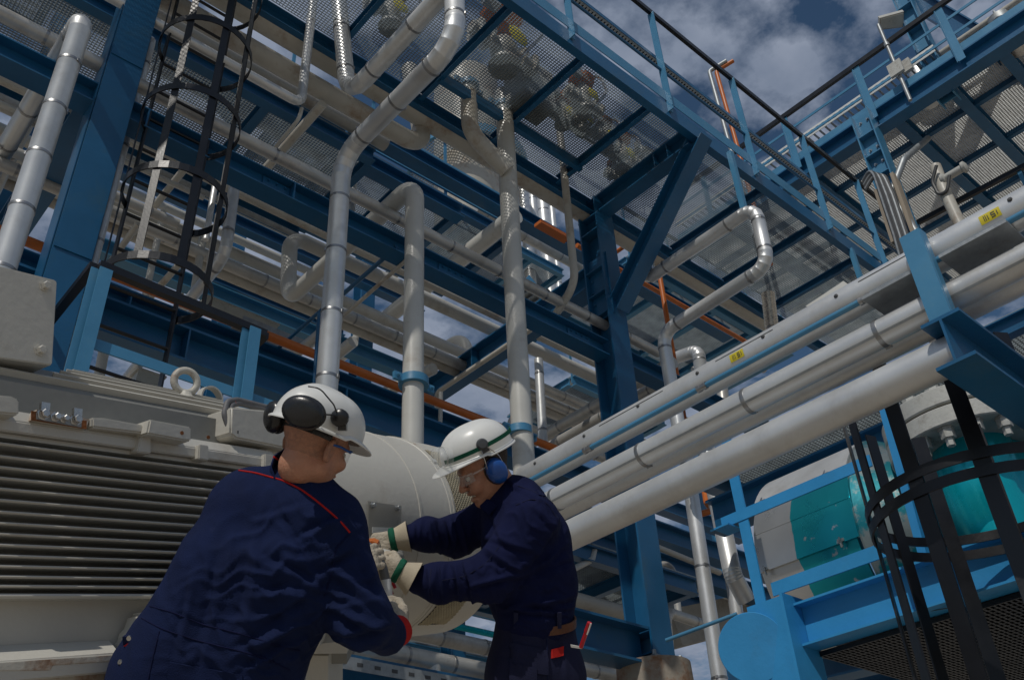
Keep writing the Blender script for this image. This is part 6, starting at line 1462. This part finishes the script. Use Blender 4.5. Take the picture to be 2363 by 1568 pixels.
# round head of a vessel with grating ring
p = RY(1080, 395, 6.5)
t = thing('round_platform', 'round grating platform of a far vessel against the sky between the pipes', 'platform', p)
bm = nB(); lathe(bm, p, Zv, [(1.35, -.12), (1.42, -.12), (1.42, .12), (1.35, .12), (1.35, -.12)], 48, cap=False); part('rim', bm, BLUEL, t)
bm = nB(); k = -1.3
while k <= 1.3:
    h = math.sqrt(max(0, 1.36 ** 2 - k * k)); bar(bm, p + Vector((k, -h, 0)), p + Vector((k, h, 0)), .012, .03); bar(bm, p + Vector((-h, k, -.002)), p + Vector((h, k, -.002)), .012, .03); k += .07
part('grating_panel', bm, GRAT, t, kind='stuff')
bm = nB(); lathe(bm, p, Zv, [(.75, -2.2), (.8, -2.1), (.8, 3)], 36); part('vessel_shell', bm, WHITED, t, 40)
# stair seen against the sky
def stair(label, a, b, wdir, n, m=BLUEL, w=.7):
    t = thing('steel_stair', label, 'stairs', a)
    for s in (0, 1):
        bm = nB(); bar(bm, a + wdir * w * s, b + wdir * w * s, .03, .18); part('stringer', bm, m, t)
    bm = nB(); box(bm, (0, 0, 0), *(abs(wdir.x) * w + .22 * (1 - abs(wdir.x)), abs(wdir.y) * w + .22 * (1 - abs(wdir.y)), .03)); me = mesh_of('tread', bm, GALV)
    for k in range(n): put('tread', me, t, Matrix.Translation(a + (b - a) * ((k + .5) / n) + wdir * w / 2))
    return t
stair('blue stair flight far behind the pipes low right of the tall H column', RY(1700, 1400, 5.0), RY(1560, 1290, 5.0) , Yv, 8)
a = RY(1215, 640, 3.5); b = RY(1300, 745, 3.5)
stair('thin blue stair behind the far silver columns', a, b, Yv, 9)
# beams and pipes low right, behind the thick pipes
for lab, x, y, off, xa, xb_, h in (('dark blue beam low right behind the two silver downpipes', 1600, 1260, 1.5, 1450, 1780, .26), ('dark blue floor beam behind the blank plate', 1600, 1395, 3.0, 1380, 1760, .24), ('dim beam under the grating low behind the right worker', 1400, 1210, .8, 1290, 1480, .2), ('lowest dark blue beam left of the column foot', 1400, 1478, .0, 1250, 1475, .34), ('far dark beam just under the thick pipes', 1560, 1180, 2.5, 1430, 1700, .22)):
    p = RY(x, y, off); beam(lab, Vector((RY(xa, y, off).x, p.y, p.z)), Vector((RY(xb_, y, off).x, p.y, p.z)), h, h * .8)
p = RY(1600, 1420, 4); 
bm = nB(); a = RY(1535, 1455, 2.6); b = RY(1745, 1405, 2.6); bar(bm, a, b, .4, .5); tag(obj('concrete_beam', bm, CONC), 'weathered concrete beam low behind the silver downpipe', 'beam')
for lab, a, b, w, m, off, bands in (('long silver downpipe right of the tall H column foot', (1590, 1100), (1665, 1600), 33, ALU, -.3, 1.1),):
    p = RY(*a, off); q = E(p, *b, 'Z'); pipe(lab, [p + Zv * .4, q], rp(w, p), m, bands=bands)
p = RY(1645, 1120, -.7); pts = chain(p, (1690, 1325, 'Z'), (1722, 1385, Vector((.8, -.5, -.15)))); pipe('silver downpipe ending in a bend beside the blue post', [p + Zv * .5, pts[1], pts[2]], rp(40, p), ALU, bands=.55, br=.15)
p = RY(1693, 1360, -.2); q = E(p, 1706, 1480, 'Z'); pipe('short silver downpipe behind the blank plate', [p + Zv * .2, q - Zv * .4], rp(30, p), ALU)
p = RY(1510, 1308, 2.2); pts = chain(p, (1549, 1293, Vector((1, -.3, 0))), (1566, 1420, 'Z')); pipe('thin grey pipe elbow in the sky gap low right', [p - (pts[1] - p) * .7, pts[1], pts[2]], rp(16, p), ALUD, br=.12)
p = RY(1625, 1440, 1.8); pts = chain(p, (1535, 1410, 'X'), (1548, 1560, 'Z')); pipe('dull grey pipe elbow right of the column foot', [p, pts[1], pts[2]], rp(24, p), ALUD, bands=.8, br=.14)
pipe('pale dirty pipe low behind the right worker belt, upper', Xline(1390, 1400, 1.0, RY(1240, 1350, 1.0).x, RY(1470, 1430, 1.0).x), rp(36, RY(1390, 1400, 1.0)), WHITED)
pipe('pale dirty pipe low behind the right worker belt, lower', Xline(1390, 1432, 1.3, RY(1240, 1390, 1.3).x, RY(1470, 1455, 1.3).x), rp(30, RY(1390, 1432, 1.3)), WHITED)
p = RY(1360, 1290, .9); pts = [RY(1322, 1312, .9), RY(1366, 1290, .9), RY(1372, 1262, .9)]; pipe('thin pale pipe bending up behind the right worker back', pts, rp(14, p), WHITE, br=.06)
p = RY(1536, 1476, -.5); q = E(p, 1700, 1415, Vector((.3, -1, .2))); pipe('slim blue tube from the column foot to the blank plate', [p, q], rp(9, p), BLUEL, segs=10)
pipe('teal pipe at the bottom behind the right worker trousers', Xline(1400, 1542, 1.6, RY(1150, 1500, 1.6).x, RY(1540, 1575, 1.6).x), rp(14, RY(1400, 1542, 1.6)), TEAL)
pipe('thin pale tube right of the tall H column low down', [RY(1500, 1255, 1.0), RY(1660, 1320, 1.0)], rp(14, RY(1500, 1255, 1.0)), WHITED)
for k, (a, b, c) in enumerate((((1600, 1190), (1650, 1175), (1640, 1110)), ((1625, 1130), (1632, 1170), (1665, 1178)), ((1655, 1155), (1700, 1150), (1750, 1120)))):
    pipe(('bent orange pipe behind the silver downpipes, lowest', 'bent orange pipe behind the silver downpipes, middle', 'orange pipe running behind the teal casing')[k], [RY(*a, 1.2 + k * .3), RY(*b, 1.0 + k * .3), RY(*c, 1.0 + k * .3)], rp(15, RY(*a, 1.2)), ORANGE, br=.08)
for lab, x, y, off in (('dark blue far column left of the blue post', 1632, 1300, 4.5), ('dark blue far column behind the teal casing', 1840, 1200, 4.0)):
    p = RY(x, y, off); beam(lab, Vector((p.x, p.y, 0)), Vector((p.x, p.y, RY(x, 1080, off).z)), .24, .24, up=Yv, name='steel_column', cat='column')
p = RX(2000, 900, XF + 2.2); plat('dark grating platform in the shade above the flanged vessel', XF + 1.4, XF + 4.5, RX(2362, 900, XF + 2.2).y - 2, RX(1700, 1000, XF + 2.2).y, RX(2100, 960, XF + 2.2).z, n=3)
p = RX(1900, 1200, XF + 1.8)
beam('dark blue beam behind the teal casing top', Vector((XF + 1.6, RX(1640, 1150, XF + 1.6).y, p.z + .3)), Vector((XF + 1.6, RX(2362, 1000, XF + 1.6).y - 2, p.z + .3)), .3, .2)
beam('dark blue beam behind the teal casing foot', Vector((XF + 1.7, RX(1640, 1300, XF + 1.7).y, zmid + .1)), Vector((XF + 1.7, yn, zmid + .1)), .3, .2)
# bottom centre, under the drum
pipe('clad pipe at the bottom edge below the drum, with a tee', Xline(980, 1520, .4, RY(780, 1480, .4).x, RY(1560, 1620, .4).x), rp(42, RY(980, 1520, .4)), ALUD, bands=.48)
p = RY(1000, 1528, .4); q = E(p, 1003, 1600, 'Z'); pipe('tee branch of the clad pipe at the bottom edge', [p, q], rp(36, p), ALUD)
pipe('clad pipe just under the drum behind the right worker', Xline(1050, 1478, 1.0, RY(880, 1440, 1.0).x, RY(1420, 1560, 1.0).x), rp(36, RY(1050, 1478, 1.0)), ALUD, bands=.5)
pipe('teal green pipe just under the drum', Xline(1090, 1452, 1.3, RY(930, 1420, 1.3).x, RY(1300, 1500, 1.3).x), rp(15, RY(1090, 1452, 1.3)), TEAL)
t = thing('cable_tray', 'perforated pale cable tray at the bottom edge under the clad pipe', 'cable tray', RY(900, 1540, .1))
a = RY(760, 1520, .1); bm = nB(); bar(bm, a, a + Xv * 2.2, .006, .09); part('tray_side', bm, GALV, t)
bm = nB(); bar(bm, a + Yv * .2, a + Yv * .2 + Xv * 2.2, .006, .09); part('tray_side', bm, GALV, t)
bm = nB()
for k in range(14): box(bm, a + Xv * (.1 + k * .15) - Yv * .004, .05, .004, .025)
part('tray_slots', bm, CABLE, t, kind='stuff')
beam('dark blue beam at the bottom edge below the cable tray', RY(760, 1560, .25), RY(760, 1560, .25) + Xv * 5, .3, .2)
p = RY(1040, 1500, 5); plat('bright far platform with railings low between the two workers', p.x - 1.5, p.x + 2.5, p.y, p.y + 1.5, p.z, m=BLUEL, n=3, rail=((p.y, 5),))
p = RY(1045, 1500, 2.6); beam('far blue column low between the two workers', at_z(p, 0), p + Zv * .6, .2, .2, up=Yv, name='steel_column', cat='column')
# lamps and trays behind the ladder
def trough(label, x, y, x2, off):
    p = RY(x, y, off); q = Vector((RY(x2, y, off).x, p.y, p.z)); t = thing('strip_lamp', label, 'lamp', p)
    bm = nB(); prism(bm, [p + Vector((0, a, b)) for a, b in ((-.05, -.06), (.05, -.06), (.09, .05), (-.09, .05))], q - p); part('diffuser', bm, LENSM, t)
    bm = nB(); bar(bm, p + Zv * .06 - Xv * .02, q + Zv * .06 + Xv * .02, .2, .02); part('housing', bm, GREYFR, t); return t
trough('grey strip lamp below the far cable trays behind the ladder', 470, 700, 640, 3.4)
trough('small grey strip lamp behind the eye bolt', 310, 870, 372, 2.6)
t = thing('cable_tray', 'far ladder type cable tray against the sky behind the ladder', 'cable tray', RY(460, 670, 3.6))
for dy in (0, .35):
    p = RY(440, 655, 3.6) + Yv * dy; bm = nB(); bar(bm, p, Vector((RY(735, 655, 3.6).x, p.y, p.z)), .02, .06); part('tray_side', bm, GALV, t)
bm = nB(); p = RY(440, 655, 3.6); ln = RY(735, 655, 3.6).x - p.x; k = 0
while k < ln: box(bm, p + Vector((k, .175, -.01)), .03, .35, .02); k += .25
part('tray_rungs', bm, GALV, t, kind='stuff')
t = thing('cable_tray', 'far cable tray end with perforated flanges left of the silver riser', 'cable tray', RY(640, 750, 3.2))
for dy in (0, .3):
    p = RY(560, 735, 3.2) + Yv * dy; bm = nB(); bar(bm, p, Vector((RY(716, 735, 3.2).x, p.y, p.z)), .02, .09); part('tray_side', bm, GALV, t)
for lab, x, y, off, x2, w in (('thin far blue beam in the sky gap left of the pipe loop', 560, 640, 5, 740, .12), ('far blue beam above the strip lamp', 480, 640, 5.5, 800, .16)):
    p = RY(x, y, off); beam(lab, p, Vector((RY(x2, y, off).x, p.y, p.z)), w, w)
# extra far pipes filling the racks
for k, (x, y, off, xa, xb_, w, m, bands) in enumerate(((460, 90, 1.0, 300, 900, 40, WHITED, None), (430, 500, 3.5, 200, 760, 20, WHITE, None), (300, 505, 2.6, 0, 640, 0, ALUD, .7), (1290, 590, 3.5, 1100, 1700, 24, ALUD, .9), (1320, 850, 3.6, 1180, 1560, 24, WHITED, None), (1680, 700, 2.0, 1500, 1800, 26, WHITE, None), (470, 220, 2.4, 330, 760, 18, ALUD, .8), (1250, 1000, 3.4, 1180, 1420, 24, ALUD, .8), (70, 330, 3.5, -50, 230, 30, WHITED, None), (480, 455, 2.9, 300, 700, 14, WHITE, None))):
    if not w: continue
    labs = ('far thick pale pipe behind the ladder cage top', 'far slim white pipe behind the ladder at mid height', '', 'far clad pipe passing behind the tall H column', 'far pale pipe low behind the tall H column', 'far white pipe behind the silver loop', 'far clad pipe behind the cage under the dim platform', 'far clad pipe at the foot of the tall riser', 'far pale pipe at the left edge', 'far thin white tube left of the pipe loop')
    pipe(labs[k], Xline(x, y, off, RY(xa, y, off).x, RY(xb_, y, off).x), rp(w, RY(x, y, off)), m, bands=bands)
for lab, x, y, off, ln, w in (('far pale pipe running back behind the silver riser foot', 700, 880, 2.5, 3, 26), ('far white pipe running back behind the far platform', 990, 560, 4, 4, 30), ('far dull pipe running back right of the tall H column', 1620, 880, 2, 3, 24)):
    p = RY(x, y, off); pipe(lab, [p - Yv, p + Yv * ln], rp(w, p), WHITE)
# orange goose neck vents above the walkway
p = RZ(1720, 330, ZW); p = P(1722, 335, 13.5)
for lab, dx_, m in (('orange goose neck vent pipe above the walkway rail', 0, ORANGE), ('grey goose neck vent pipe beside the orange one', -16, GALV)):
    a = P(1705 + dx_, 335, 13.5); b = E(a, 1652 + dx_, 165, 'Z'); pipe(lab, [a - Zv * 2.2, b, b + cr * .26 - cd * .16], .032, m, br=.06)
# ------------------------------------------------------------------ groups of alike things
GR = {'clad_pipe': 'strapped clad pipes of the plant', 'painted_pipe': 'painted pipes of the plant', 'steel_beam': 'steel beams of the pipe racks', 'steel_column': 'steel columns of the plant', 'control_valve': 'control valves on the overhead walkway',
      'pipe_clamp': 'blue clamps on the pale risers', 'guard_rail': 'guard rails', 'grating_platform': 'grating platforms', 'cable_tray': 'cable trays', 'strip_lamp': 'strip lamps behind the ladder', 'pipe_label': 'yellow pipe labels',
      'plank': 'weathered planks by the cables', 'pipe_shoe': 'pipe shoes at the bracket', 'diagonal_brace': 'diagonal braces', 'person': 'two workers at the motor', 'hanger': 'hangers under the walkway', 'steel_stair': 'far steel stairs'}
for o in list(SC.objects):
    if o.parent is None and o.get('category') and not o.get('group'):
        s = o.name.split('.')[0]
        if s in GR: o['group'] = GR[s]
